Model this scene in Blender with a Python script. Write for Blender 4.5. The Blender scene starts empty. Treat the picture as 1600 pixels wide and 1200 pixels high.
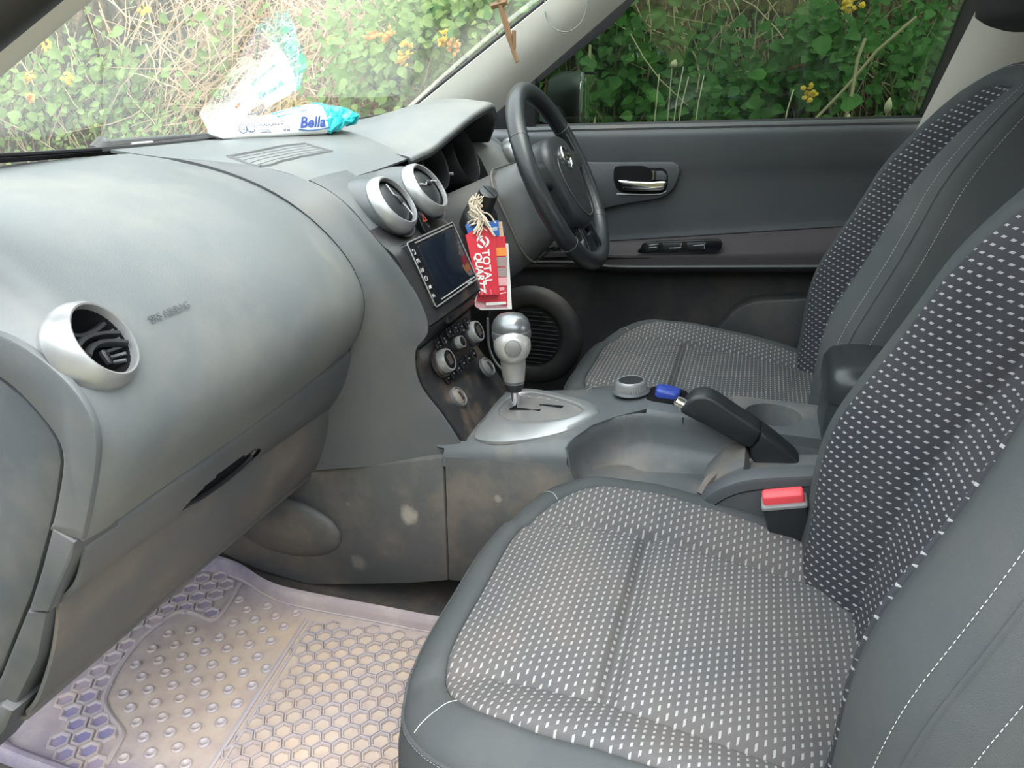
import bpy, bmesh, math, random
import numpy as np
from mathutils import Matrix, Vector
random.seed(7)
SC = bpy.context.scene
COL = SC.collection
PI = math.pi

# ------------------------------------------------------------------ camera, sky, sun, exposure
FPX = 1160.0
CAMP = np.array([-1.08, 0.0, 0.85])
_v = np.array([400.0, -480.0, FPX])
XH = _v / np.linalg.norm(_v)                       # car's right in camera axes
_p = math.atan2(480.0, FPX)
UPV = np.array([0.0, -math.cos(_p), -math.sin(_p)])
YH = np.cross(UPV, XH)
RW = np.array([XH, YH, UPV])                       # camera (right, down, forward) -> car (right, ahead, up)
cam_d = bpy.data.cameras.new('camera')
cam_d.sensor_width = 36.0
cam_d.lens = 36.0 * FPX / 1600.0
cam_d.clip_start = 0.02
cam_d.clip_end = 200
cam = bpy.data.objects.new('camera', cam_d)
COL.objects.link(cam)
_r, _d, _f = RW[:, 0], RW[:, 1], RW[:, 2]
cam.matrix_world = Matrix(((_r[0], -_d[0], -_f[0], CAMP[0]), (_r[1], -_d[1], -_f[1], CAMP[1]),
                           (_r[2], -_d[2], -_f[2], CAMP[2]), (0, 0, 0, 1)))
SC.camera = cam
SC.view_settings.view_transform = 'Standard'
SC.view_settings.look = 'None'
SC.view_settings.gamma = 1.0
SC.view_settings.use_curve_mapping = False
SC.view_settings.exposure = 0.85

W = bpy.data.worlds.new('overcast_sky')
SC.world = W
W.use_nodes = True
nt = W.node_tree
nt.nodes.clear()
wo = nt.nodes.new('ShaderNodeOutputWorld')
bg = nt.nodes.new('ShaderNodeBackground')
tc = nt.nodes.new('ShaderNodeTexCoord')
sx = nt.nodes.new('ShaderNodeSeparateXYZ')
rmp = nt.nodes.new('ShaderNodeValToRGB')
rmp.color_ramp.elements[0].position = 0.0
rmp.color_ramp.elements[0].color = (0.80, 0.86, 0.90, 1)
rmp.color_ramp.elements[1].position = 0.6
rmp.color_ramp.elements[1].color = (0.88, 0.95, 1.0, 1)
nt.links.new(tc.outputs['Generated'], sx.inputs[0])
nt.links.new(sx.outputs['Z'], rmp.inputs[0])
nt.links.new(rmp.outputs[0], bg.inputs[0])
bg.inputs[1].default_value = 3.0
nt.links.new(bg.outputs[0], wo.inputs[0])

sun_d = bpy.data.lights.new('sun', 'SUN')
sun_d.energy = 3.0
sun_d.angle = math.radians(40)
sun_d.color = (1.0, 0.95, 0.86)
sun = bpy.data.objects.new('sun', sun_d)
COL.objects.link(sun)
sun.rotation_euler = Vector((0.22, 0.32, -1.0)).to_track_quat('-Z', 'Y').to_euler()

# ------------------------------------------------------------------ helpers
def P(px, py, x=None, y=None, z=None):
    """point of the car seen at a measured pixel of the 1600x1200 photograph, on the plane x=, y= or z="""
    d = RW @ np.array([(px - 800) / FPX, (py - 600) / FPX, 1.0])
    if x is not None: t = (x - CAMP[0]) / d[0]
    elif y is not None: t = (y - CAMP[1]) / d[1]
    else: t = (z - CAMP[2]) / d[2]
    q = CAMP + t * d
    return (float(q[0]), float(q[1]), float(q[2]))

def V(a): return np.array(a, dtype=float)
def nrm(a):
    a = V(a); return a / max(np.linalg.norm(a), 1e-12)

WM = {}                                            # world matrices of the roots
def wm(o): return WM.get(o.name, Matrix.Identity(4))

def thing(name, label, cat, loc=(0, 0, 0), group=None, kind=None):
    o = bpy.data.objects.new(name, None)
    o.empty_display_size = 0.05
    COL.objects.link(o)
    o.location = loc
    WM[o.name] = Matrix.Translation(Vector(loc))
    tag(o, label, cat, group, kind)
    return o

def tag(o, label=None, cat=None, group=None, kind=None):
    if label: o['label'] = label
    if cat: o['category'] = cat
    if group: o['group'] = group
    if kind: o['kind'] = kind
    return o

def mesh(name, vf, mat, smooth=True, inv=None, uv=None, ang=None):
    vs, fs = vf[0], vf[1]
    if uv is None and len(vf) > 2: uv = vf[2]
    me = bpy.data.meshes.new(name)
    vs = np.asarray(vs, dtype=float).reshape(-1, 3)
    if inv is not None:
        M = np.array(inv)
        vs = vs @ M[:3, :3].T + M[:3, 3]
    me.from_pydata(vs.tolist(), [], [tuple(int(i) for i in f) for f in fs])
    if uv is not None:
        ul = me.uv_layers.new(name='UVMap')
        idx = np.empty(len(me.loops), dtype=np.int32)
        me.loops.foreach_get('vertex_index', idx)
        ul.data.foreach_set('uv', np.asarray(uv, dtype=np.float32)[idx].ravel())
    bm = bmesh.new(); bm.from_mesh(me)
    bmesh.ops.recalc_face_normals(bm, faces=bm.faces)
    bm.to_mesh(me); bm.free()
    if smooth:
        me.polygons.foreach_set('use_smooth', [True] * len(me.polygons))
        if ang: me.set_sharp_from_angle(angle=math.radians(ang))
    me.materials.append(mat)
    me.update()
    return me

def part(name, vf, mat, parent=None, smooth=True, label=None, kind=None, uv=None, ang=40):
    inv = wm(parent).inverted() if parent else None
    me = mesh(name, vf, mat, smooth, inv, uv, ang)
    o = bpy.data.objects.new(name, me)
    COL.objects.link(o)
    if parent:
        o.parent = parent
        WM[o.name] = wm(parent)
    if label: o['label'] = label
    if kind: o['kind'] = kind
    return o

def solo(name, vf, mat, label, cat, smooth=True, group=None, kind=None, uv=None, ang=40):
    """a thing that is one mesh; its origin sits at its base"""
    vs = np.asarray(vf[0]).reshape(-1, 3)
    loc = ((vs[:, 0].min() + vs[:, 0].max()) / 2, (vs[:, 1].min() + vs[:, 1].max()) / 2, vs[:, 2].min())
    me = mesh(name, vf, mat, smooth, Matrix.Translation(Vector(loc)).inverted(), uv, ang)
    o = bpy.data.objects.new(name, me)
    COL.objects.link(o)
    o.location = loc
    WM[o.name] = Matrix.Translation(Vector(loc))
    return tag(o, label, cat, group, kind)

def join(*vfs):
    vs, fs, uvs = [], [], []
    n = 0
    hasuv = all(len(a) > 2 for a in vfs)
    for a in vfs:
        v = np.asarray(a[0], dtype=float).reshape(-1, 3)
        vs.append(v)
        fs += [tuple(i + n for i in f) for f in a[1]]
        if hasuv: uvs.append(np.asarray(a[2]))
        n += len(v)
    if hasuv: return np.vstack(vs), fs, np.vstack(uvs)
    return np.vstack(vs), fs

def crom(pts, n, closed=False):
    """Catmull-Rom through pts, n samples evenly by chord"""
    p = np.asarray(pts, dtype=float)
    if closed: ext = np.vstack([p[-1], p, p[0], p[1]])
    else: ext = np.vstack([2 * p[0] - p[1], p, 2 * p[-1] - p[-2]])
    segs = len(p) if closed else len(p) - 1
    out = []
    m = 24
    for i in range(segs):
        a, b, c, d = ext[i], ext[i + 1], ext[i + 2], ext[i + 3]
        t = np.linspace(0, 1, m, endpoint=False)[:, None]
        out.append(0.5 * ((2 * b) + (c - a) * t + (2 * a - 5 * b + 4 * c - d) * t ** 2 + (3 * b - a - 3 * c + d) * t ** 3))
    q = np.vstack(out + [p[:1] if closed else p[-1:]])
    l = np.concatenate([[0], np.cumsum(np.linalg.norm(np.diff(q, axis=0), axis=1))])
    s = np.linspace(0, l[-1], n + 1)[:-1] if closed else np.linspace(0, l[-1], n)
    return np.stack([np.interp(s, l, q[:, k]) for k in range(q.shape[1])], axis=1)

def crom_u(pts, n):
    """Catmull-Rom, uniform in the parameter (n samples per span)"""
    p = np.asarray(pts, dtype=float)
    ext = np.vstack([2 * p[0] - p[1], p, 2 * p[-1] - p[-2]])
    out = []
    t = np.linspace(0, 1, n, endpoint=False)[:, None]
    for i in range(len(p) - 1):
        a, b, c, d = ext[i], ext[i + 1], ext[i + 2], ext[i + 3]
        out.append(0.5 * ((2 * b) + (c - a) * t + (2 * a - 5 * b + 4 * c - d) * t ** 2 + (3 * b - a - 3 * c + d) * t ** 3))
    return np.vstack(out + [p[-1:]])

def grid(rows, closed_u=False, closed_v=False):
    """rows: m x n x 3"""
    r = np.asarray(rows, dtype=float)
    m, n = r.shape[:2]
    fs = []
    for i in range(m if closed_v else m - 1):
        i2 = (i + 1) % m
        for j in range(n if closed_u else n - 1):
            j2 = (j + 1) % n
            fs.append((i * n + j, i * n + j2, i2 * n + j2, i2 * n + j))
    return r.reshape(-1, 3), fs

def patch(ctrl, nu=8, nv=8):
    c = np.asarray(ctrl, dtype=float)
    a = np.stack([crom_u(c[i], nu) for i in range(c.shape[0])])
    b = np.stack([crom_u(a[:, j], nv) for j in range(a.shape[1])], axis=1)
    return b

def thick(rows, t):
    """a sheet of thickness t (closed rim) from a grid; t along minus the grid normal"""
    r = np.asarray(rows, dtype=float)
    du = np.gradient(r, axis=1); dv = np.gradient(r, axis=0)
    n = np.cross(du, dv)
    n /= np.maximum(np.linalg.norm(n, axis=2, keepdims=True), 1e-9)
    b = r - n * t
    m, k = r.shape[:2]
    v1, f1 = grid(r); v2, f2 = grid(b)
    o = m * k
    fs = f1 + [tuple(i + o for i in reversed(f)) for f in f2]
    for j in range(k - 1):
        fs.append((j, j + 1, o + j + 1, o + j)); q = (m - 1) * k
        fs.append((q + j + 1, q + j, o + q + j, o + q + j + 1))
    for i in range(m - 1):
        fs.append(((i + 1) * k, i * k, o + i * k, o + (i + 1) * k)); q = k - 1
        fs.append((i * k + q, (i + 1) * k + q, o + (i + 1) * k + q, o + i * k + q))
    return np.vstack([v1, v2]), fs

def tube(pts, r, n=8, closed=False, caps=True, flat=1.0):
    p = np.asarray(pts, dtype=float)
    m = len(p)
    rr = np.full(m, r) if np.isscalar(r) else np.asarray(r, dtype=float)
    tan = np.gradient(p, axis=0)
    if closed: tan = np.roll(p, -1, 0) - np.roll(p, 1, 0)
    tan /= np.maximum(np.linalg.norm(tan, axis=1, keepdims=True), 1e-9)
    up = V((0, 0, 1)) if abs(tan[0][2]) < 0.9 else V((1, 0, 0))
    rows = []
    a = nrm(np.cross(tan[0], up))
    for i in range(m):
        a = nrm(a - tan[i] * np.dot(a, tan[i]))
        b = np.cross(tan[i], a)
        ang = np.linspace(0, 2 * PI, n, endpoint=False)
        rows.append(p[i] + rr[i] * (np.cos(ang)[:, None] * a + flat * np.sin(ang)[:, None] * b))
    v, f = grid(rows, closed_u=True, closed_v=closed)
    if caps and not closed:
        f = f + [tuple(range(n))[::-1], tuple((m - 1) * n + k for k in range(n))]
    return v, f

def frame(o, z, x=None):
    """matrix with origin o, local z along z, local x near x"""
    z = nrm(z)
    x = V((1, 0, 0)) if x is None else V(x)
    x = nrm(x - z * np.dot(x, z))
    y = np.cross(z, x)
    return Matrix(((x[0], y[0], z[0], o[0]), (x[1], y[1], z[1], o[1]), (x[2], y[2], z[2], o[2]), (0, 0, 0, 1)))

def xf(vf, M):
    M = np.array(M)
    v = np.asarray(vf[0], dtype=float).reshape(-1, 3) @ M[:3, :3].T + M[:3, 3]
    return (v, vf[1]) + tuple(vf[2:])

def lathe(prof, n=32, M=None, cap0=False, cap1=False, sx=1.0, sy=1.0):
    ang = np.linspace(0, 2 * PI, n, endpoint=False)
    rows = [np.stack([np.cos(ang) * r * sx, np.sin(ang) * r * sy, np.full(n, z)], axis=1) for r, z in prof]
    v, f = grid(rows, closed_u=True)
    if cap0: f = f + [tuple(range(n))[::-1]]
    if cap1: f = f + [tuple((len(prof) - 1) * n + k for k in range(n))]
    return xf((v, f), M) if M is not None else (v, f)

def rrect(w, h, r, n=5):
    """rounded rectangle outline, counter-clockwise"""
    r = min(r, w / 2 - 1e-5, h / 2 - 1e-5)
    out = []
    for cx, cy, a0 in ((w / 2 - r, h / 2 - r, 0), (-w / 2 + r, h / 2 - r, PI / 2), (-w / 2 + r, -h / 2 + r, PI), (w / 2 - r, -h / 2 + r, 1.5 * PI)):
        for k in range(n + 1):
            a = a0 + PI / 2 * k / n
            out.append((cx + r * math.cos(a), cy + r * math.sin(a)))
    return out

def prism(outline, z0, z1, bev=0.0, M=None):
    """outline extruded from z0 to z1 with a bevel at the z1 rim"""
    o = np.asarray(outline, dtype=float)
    c = o.mean(axis=0)
    n = len(o)
    def lay(sc, z):
        q = o
        if sc:
            d = o - c
            ext = np.abs(d).max(axis=0)
            q = c + d * (1 - sc / np.maximum(ext, 1e-6))
        return np.column_stack([q, np.full(n, z)])
    rows = [lay(0, z0)]
    if bev:
        s = 1 if z1 > z0 else -1
        rows += [lay(0, z1 - s * bev), lay(bev * 0.35, z1 - s * bev * 0.3), lay(bev, z1)]
    else: rows.append(lay(0, z1))
    v, f = grid(rows, closed_u=True)
    f = f + [tuple(range(n))[::-1], tuple((len(rows) - 1) * n + k for k in range(n))]
    return xf((v, f), M) if M is not None else (v, f)

def box(sx_, sy_, sz_, bev=0.003, M=None):
    """bevelled box centred on the origin"""
    r = rrect(sx_, sy_, bev * 1.5 + 1e-4, 2)
    o = np.asarray(r)
    n = len(o)
    d = np.sign(o)
    h = sz_ / 2
    def lay(i, z): return np.column_stack([o - d * i, np.full(n, z)])
    rows = [lay(bev, -h), lay(0, -h + bev), lay(0, h - bev), lay(bev, h)]
    v, f = grid(rows, closed_u=True)
    f = f + [tuple(range(n))[::-1], tuple(3 * n + k for k in range(n))]
    return xf((v, f), M) if M is not None else (v, f)

def sstep(x, a, b):
    t = np.clip((np.asarray(x, dtype=float) - a) / (b - a), 0, 1)
    return t * t * (3 - 2 * t)

def text_vf(body, size, M, extrude=0.0002, align='CENTER', shear=0.0, bold=0.0, sx=1.0):
    cu = bpy.data.curves.new('lettering', 'FONT')
    cu.body = body
    cu.size = size
    cu.extrude = extrude
    cu.offset = bold
    cu.shear = shear
    cu.align_x = align
    cu.align_y = 'CENTER'
    cu.resolution_u = 3
    ob = bpy.data.objects.new('lettering', cu)
    COL.objects.link(ob)
    dg = bpy.context.evaluated_depsgraph_get()
    me = bpy.data.meshes.new_from_object(ob.evaluated_get(dg))
    vs = np.array([v.co[:] for v in me.vertices]).reshape(-1, 3)
    fs = [tuple(p.vertices) for p in me.polygons]
    bpy.data.objects.remove(ob); bpy.data.curves.remove(cu); bpy.data.meshes.remove(me)
    if len(vs): vs[:, 0] *= sx
    return xf((vs, fs), M)

# ------------------------------------------------------------------ materials
def newmat(name):
    m = bpy.data.materials.new(name)
    m.use_nodes = True
    t = m.node_tree
    b = t.nodes['Principled BSDF']
    return m, t, b

def rgb(c): return (c[0], c[1], c[2], 1)

def mixcol(t, fac, a, b):
    n = t.nodes.new('ShaderNodeMix'); n.data_type = 'RGBA'
    if isinstance(fac, (int, float)): n.inputs[0].default_value = fac
    else: t.links.new(fac, n.inputs[0])
    for s, v in ((6, a), (7, b)):
        if isinstance(v, tuple): n.inputs[s].default_value = v
        else: t.links.new(v, n.inputs[s])
    return n.outputs[2]

def noise(t, scale, detail=4, vec=None, rough=0.6, dist=0.0):
    n = t.nodes.new('ShaderNodeTexNoise')
    n.inputs['Scale'].default_value = scale
    n.inputs['Detail'].default_value = detail
    n.inputs['Roughness'].default_value = rough
    n.inputs['Distortion'].default_value = dist
    if vec is not None: t.links.new(vec, n.inputs['Vector'])
    return n.outputs['Fac']

def ramp(t, f, a, b, ca=(0, 0, 0, 1), cb=(1, 1, 1, 1)):
    n = t.nodes.new('ShaderNodeValToRGB')
    n.color_ramp.elements[0].position = a; n.color_ramp.elements[0].color = ca
    n.color_ramp.elements[1].position = b; n.color_ramp.elements[1].color = cb
    t.links.new(f, n.inputs[0])
    return n.outputs[0]

def math_n(t, op, a, b=None, c=None):
    n = t.nodes.new('ShaderNodeMath'); n.operation = op
    for i, v in enumerate((a, b, c)):
        if v is None: continue
        if isinstance(v, (int, float)): n.inputs[i].default_value = v
        else: t.links.new(v, n.inputs[i])
    return n.outputs[0]

def objco(t):
    n = t.nodes.new('ShaderNodeNewGeometry')
    return n.outputs['Position']

def bump(t, b, h, strength, dist=0.001):
    n = t.nodes.new('ShaderNodeBump')
    n.inputs['Strength'].default_value = strength
    n.inputs['Distance'].default_value = dist
    t.links.new(h, n.inputs['Height'])
    t.links.new(n.outputs[0], b.inputs['Normal'])

SPOTS = {}
def plastic(name, base, rough=0.5, dust=0.0, dcol=(0.32, 0.26, 0.20), dscale=6.0, grain=0.25, gscale=900, spec=0.5, d0=0.45, d1=0.75):
    m, t, b = newmat(name)
    co = objco(t)
    col = rgb(base)
    b.inputs['Roughness'].default_value = rough
    b.inputs['Specular IOR Level'].default_value = spec
    if dust:
        f = ramp(t, noise(t, dscale, 6, co, 0.65), d0, d1)
        f2 = math_n(t, 'MULTIPLY', f, dust)
        b_ = mixcol(t, f2, col, rgb(dcol))
        for (sp, sr, ss) in SPOTS.get(name, ()):            # dried mud marks with a shape of their own
            sv = t.nodes.new('ShaderNodeVectorMath'); sv.operation = 'DISTANCE'
            wob = t.nodes.new('ShaderNodeVectorMath'); wob.operation = 'ADD'
            ns = t.nodes.new('ShaderNodeTexNoise'); ns.inputs['Scale'].default_value = 60; ns.inputs['Detail'].default_value = 3
            sc2 = t.nodes.new('ShaderNodeVectorMath'); sc2.operation = 'SCALE'; sc2.inputs['Scale'].default_value = sr * 1.1
            t.links.new(co, ns.inputs['Vector']); t.links.new(ns.outputs['Color'], sc2.inputs[0])
            t.links.new(co, wob.inputs[0]); t.links.new(sc2.outputs[0], wob.inputs[1])
            t.links.new(wob.outputs[0], sv.inputs[0]); sv.inputs[1].default_value = tuple(c_ + sr * .55 for c_ in sp)
            mk = ramp(t, sv.outputs['Value'], sr * .55, sr, (ss, ss, ss, 1), (0, 0, 0, 1))
            b_ = mixcol(t, mk, b_, (0.36, 0.33, 0.28, 1))
        t.links.new(b_, b.inputs['Base Color'])
        r = math_n(t, 'MULTIPLY_ADD', f2, 0.35, rough)
        t.links.new(r, b.inputs['Roughness'])
    else: b.inputs['Base Color'].default_value = col
    if grain: bump(t, b, noise(t, gscale, 2, co), grain, 0.0006)
    return m

def simple(name, base, rough=0.5, metal=0.0, spec=0.5, coat=0.0):
    m, t, b = newmat(name)
    b.inputs['Base Color'].default_value = rgb(base)
    b.inputs['Roughness'].default_value = rough
    b.inputs['Metallic'].default_value = metal
    b.inputs['Specular IOR Level'].default_value = spec
    b.inputs['Coat Weight'].default_value = coat
    return m

M_ = {}
SPOTS['dash_plastic'] = [(P(475, 462, x=-.22), .016, .8), (P(540, 462, x=-.15), .008, .8), (P(522, 505, x=-.16), .007, .6), (P(248, 596, x=-.50), .008, .6), (P(462, 560, x=-.22), .006, .5)]
SPOTS['dirty_lower_plastic'] = [(P(394, 738, x=-.29), .013, .9), (P(388, 770, x=-.30), .010, .7), (P(424, 745, x=-.25), .006, .6), (P(455, 700, x=-.20), .007, .5)]
SPOTS['console_side_plastic'] = [(P(640, 806, x=-.139), .020, .8), (P(540, 790, x=-.145), .006, .7), (P(778, 780, x=-.139), .007, .5), (P(560, 880, x=-.139), .018, .35)]
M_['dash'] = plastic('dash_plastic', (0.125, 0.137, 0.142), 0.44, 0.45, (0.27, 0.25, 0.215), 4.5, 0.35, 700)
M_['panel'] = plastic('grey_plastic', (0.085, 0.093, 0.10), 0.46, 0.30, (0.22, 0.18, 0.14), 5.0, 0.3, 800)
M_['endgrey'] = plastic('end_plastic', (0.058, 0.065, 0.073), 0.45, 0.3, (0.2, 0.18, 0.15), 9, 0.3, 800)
M_['lower'] = plastic('dirty_lower_plastic', (0.095, 0.098, 0.10), 0.6, 0.6, (0.26, 0.20, 0.15), 7.0, 0.35, 600)
M_['console'] = plastic('console_plastic', (0.085, 0.093, 0.10), 0.42, 0.55, (0.30, 0.23, 0.17), 7.0, 0.25, 800, d0=0.5, d1=0.8)
M_['side'] = plastic('console_side_plastic', (0.085, 0.088, 0.09), 0.6, 0.7, (0.24, 0.19, 0.145), 9.0, 0.35, 600)
M_['fascia'] = plastic('black_fascia', (0.022, 0.022, 0.024), 0.3, 0.6, (0.20, 0.14, 0.10), 14.0, 0.1, 500, d0=0.5, d1=0.8)
M_['black'] = plastic('black_plastic', (0.016, 0.018, 0.021), 0.42, 0, grain=0.15)
M_['gloss'] = simple('gloss_black', (0.008, 0.009, 0.012), 0.12)
M_['dark'] = plastic('dark_cavity', (0.010, 0.010, 0.011), 0.85, 0, grain=0, spec=0.05)
M_['silver'] = plastic('silver_paint', (0.33, 0.34, 0.35), 0.34, 0.25, (0.45, 0.40, 0.34), 20, 0.0)
M_['silver'].node_tree.nodes['Principled BSDF'].inputs['Metallic'].default_value = 0.55
M_['chrome'] = simple('chrome', (0.86, 0.87, 0.88), 0.08, 1.0)
M_['leather'] = plastic('black_leather', (0.020, 0.023, 0.026), 0.33, 0, grain=0.5, gscale=450)
M_['doorskin'] = plastic('door_plastic', (0.052, 0.060, 0.068), 0.5, 0.25, (0.10, 0.085, 0.08), 5, 0.35, 700)
M_['doorlow'] = plastic('door_lower_plastic', (0.032, 0.035, 0.038), 0.5, 0.35, (0.14, 0.11, 0.09), 9, 0.3, 700)
M_['doorfab'] = plastic('door_armrest_fabric', (0.046, 0.040, 0.044), 0.85, 0, grain=0.6, gscale=1200)
M_['cream'] = plastic('cream_trim', (0.60, 0.58, 0.52), 0.65, 0.12, (0.45, 0.41, 0.34), 5, 0.2, 900)
M_['pillar'] = plastic('pillar_trim', (0.76, 0.74, 0.67), 0.6, 0.10, (0.5, 0.46, 0.38), 5, 0.2, 900)
M_['rubber'] = simple('rubber_seal', (0.012, 0.012, 0.013), 0.6)
M_['red'] = simple('red_card', (0.62, 0.035, 0.055), 0.35)
M_['redbtn'] = simple('red_button', (0.75, 0.07, 0.085), 0.4)
M_['pink'] = simple('pink_card', (0.80, 0.42, 0.45), 0.45)
M_['white'] = simple('white_card', (0.82, 0.82, 0.80), 0.45)
M_['bluecard'] = simple('blue_card', (0.035, 0.13, 0.42), 0.4)
M_['orange'] = simple('orange_card', (0.85, 0.30, 0.06), 0.45)
M_['tan'] = simple('tan_card', (0.62, 0.42, 0.30), 0.5)
M_['greycard'] = simple('grey_card', (0.36, 0.28, 0.27), 0.5)
M_['blue'] = simple('blue_plastic', (0.03, 0.06, 0.32), 0.3)
M_['rope'] = plastic('cotton_string', (0.60, 0.51, 0.40), 0.9, 0, grain=0.5, gscale=1500)
M_['wood'] = plastic('brown_wood', (0.19, 0.11, 0.055), 0.6, 0, grain=0.4, gscale=200)
M_['wire'] = simple('grey_wire', (0.16, 0.17, 0.16), 0.5)
M_['stitch'] = simple('pale_thread', (0.50, 0.50, 0.48), 0.8)
M_['carpet'] = plastic('dark_carpet', (0.045, 0.043, 0.042), 0.95, 0.5, (0.16, 0.12, 0.09), 12, 1.0, 500)
M_['mark'] = simple('pale_marking', (0.42, 0.43, 0.43), 0.5)
M_['bezel'] = simple('grey_bezel', (0.20, 0.20, 0.20), 0.35)
M_['redmark'] = simple('dull_red_marking', (0.30, 0.05, 0.035), 0.4)
M_['brownlcd'] = simple('dead_display', (0.055, 0.045, 0.038), 0.15)
# ------------------------------------------------------------------ special materials
def thin_glass(name, tint, haze, haze_col, boost=1.0, streak=0.0, refl_rough=0.0):
    m = bpy.data.materials.new(name); m.use_nodes = True
    t = m.node_tree; t.nodes.clear()
    out = t.nodes.new('ShaderNodeOutputMaterial')
    tr = t.nodes.new('ShaderNodeBsdfTransparent'); tr.inputs[0].default_value = rgb(tint)
    gl = t.nodes.new('ShaderNodeBsdfGlossy'); gl.inputs['Roughness'].default_value = refl_rough
    gl.inputs['Color'].default_value = (1, 1, 1, 1)
    df = t.nodes.new('ShaderNodeBsdfTranslucent'); df.inputs[0].default_value = rgb(haze_col)
    d2 = t.nodes.new('ShaderNodeBsdfDiffuse'); d2.inputs[0].default_value = rgb(haze_col)
    hz = t.nodes.new('ShaderNodeMixShader'); hz.inputs[0].default_value = 0.5
    t.links.new(df.outputs[0], hz.inputs[1]); t.links.new(d2.outputs[0], hz.inputs[2])
    g = t.nodes.new('ShaderNodeNewGeometry')
    dt = t.nodes.new('ShaderNodeVectorMath'); dt.operation = 'DOT_PRODUCT'
    t.links.new(g.outputs['Incoming'], dt.inputs[0]); t.links.new(g.outputs['Normal'], dt.inputs[1])
    c = math_n(t, 'ABSOLUTE', dt.outputs['Value'])
    q = math_n(t, 'POWER', math_n(t, 'SUBTRACT', 1.0, c), 5.0)
    f = math_n(t, 'MULTIPLY_ADD', q, 0.96, 0.04)                      # Schlick, one surface
    f2 = math_n(t, 'DIVIDE', math_n(t, 'MULTIPLY', f, 2.0), math_n(t, 'ADD', f, 1.0))   # both surfaces
    f2 = math_n(t, 'MULTIPLY', f2, boost)
    # dust film
    nz = noise(t, 3.0, 5, g.outputs['Position'], 0.6)
    hf = math_n(t, 'MULTIPLY', ramp(t, nz, 0.25, 0.8), haze)
    if streak:
        mp = t.nodes.new('ShaderNodeMapping'); mp.inputs['Scale'].default_value = (1, 40, .9)
        t.links.new(g.outputs['Position'], mp.inputs[0])
        sn = ramp(t, noise(t, 1.0, 3, mp.outputs[0], 0.7), 0.57, 0.82)
        hf = math_n(t, 'ADD', hf, math_n(t, 'MULTIPLY', sn, streak))
    m1 = t.nodes.new('ShaderNodeMixShader'); t.links.new(hf, m1.inputs[0])
    t.links.new(tr.outputs[0], m1.inputs[1]); t.links.new(hz.outputs[0], m1.inputs[2])
    m2 = t.nodes.new('ShaderNodeMixShader'); t.links.new(f2, m2.inputs[0])
    t.links.new(m1.outputs[0], m2.inputs[1]); t.links.new(gl.outputs[0], m2.inputs[2])
    t.links.new(m2.outputs[0], out.inputs[0])
    return m
M_['windscreen'] = thin_glass('windscreen_glass', (0.90, 0.93, 0.90), 0.16, (0.85, 0.84, 0.80), 1.0)
M_['doorglass'] = thin_glass('tinted_glass', (0.105, 0.15, 0.11), 0.012, (0.4, 0.5, 0.4), 0.5, 0.07)

# ------------------------------------------------------------------ car shell (the setting)
def bx_(x0, x1, y0, y1, z0, z1, bev=0.004):
    return box(x1 - x0, y1 - y0, z1 - z0, bev, Matrix.Translation(((x0 + x1) / 2, (y0 + y1) / 2, (z0 + z1) / 2)))
def struct(name, vf, mat, label, cat, **k):
    return solo(name, vf, mat, label, cat, kind='structure', **k)

def floor_z(x, y):
    y = np.asarray(y, dtype=float)
    return 0.30 * np.clip(y - 0.98, 0, None) + 0.8 * np.clip(y - 1.02, 0, None)
ys = np.concatenate([np.linspace(-2.2, 0.6, 10), np.linspace(0.65, 1.3, 14)])
fl = [[(x, y, float(floor_z(x, y)) - 0.004) for x in np.linspace(-0.76, 0.78, 12)] for y in ys]
struct('floor', thick(fl, 0.03), M_['carpet'], 'dark dusty carpet of the car floor beside the passenger mat', 'floor')
struct('wall_front', bx_(-0.76, 0.78, 1.30, 1.33, 0.0, 0.60), M_['dark'], 'dark bulkhead behind the dashboard', 'bulkhead')
# roof with headliner
rf = []
for y in np.linspace(-2.3, 0.12, 9):
    rf.append([(x, y - 0.10 * (x / 0.6) ** 2 * (1 if y > 0 else 0), 1.235 - 0.05 * (x / 0.6) ** 2 - 0.03 * ((y + 0.9) / 1.2) ** 2) for x in np.linspace(-0.62, 0.62, 11)])
struct('ceiling', thick(np.array(rf), 0.03), M_['cream'], 'cream headliner of the car roof above the seats', 'headliner')

# windscreen: base curve and top edge
def ws_base(x): return V((x, 0.862 - 0.24 * x * x, 0.755 + 0.075 * (x / 0.62) ** 2 * (1 if x > 0 else 1) * 0.35))
def ws_top(x): return V((x * 0.87, 0.135 - 0.10 * x * x, 1.195 - 0.02 * x * x))
ws = []
for k in np.linspace(-0.04, 1.03, 22):
    ws.append([ws_base(x) * (1 - k) + ws_top(x) * k + V((0, 0.02, 0.035)) * math.sin(PI * min(max(k, 0), 1)) * (1 - (x / 0.7) ** 2) for x in np.linspace(-0.67, 0.67, 31)])
struct('window_1', grid(ws), M_['windscreen'], 'hazy raked windscreen above the dashboard', 'windscreen')

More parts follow.
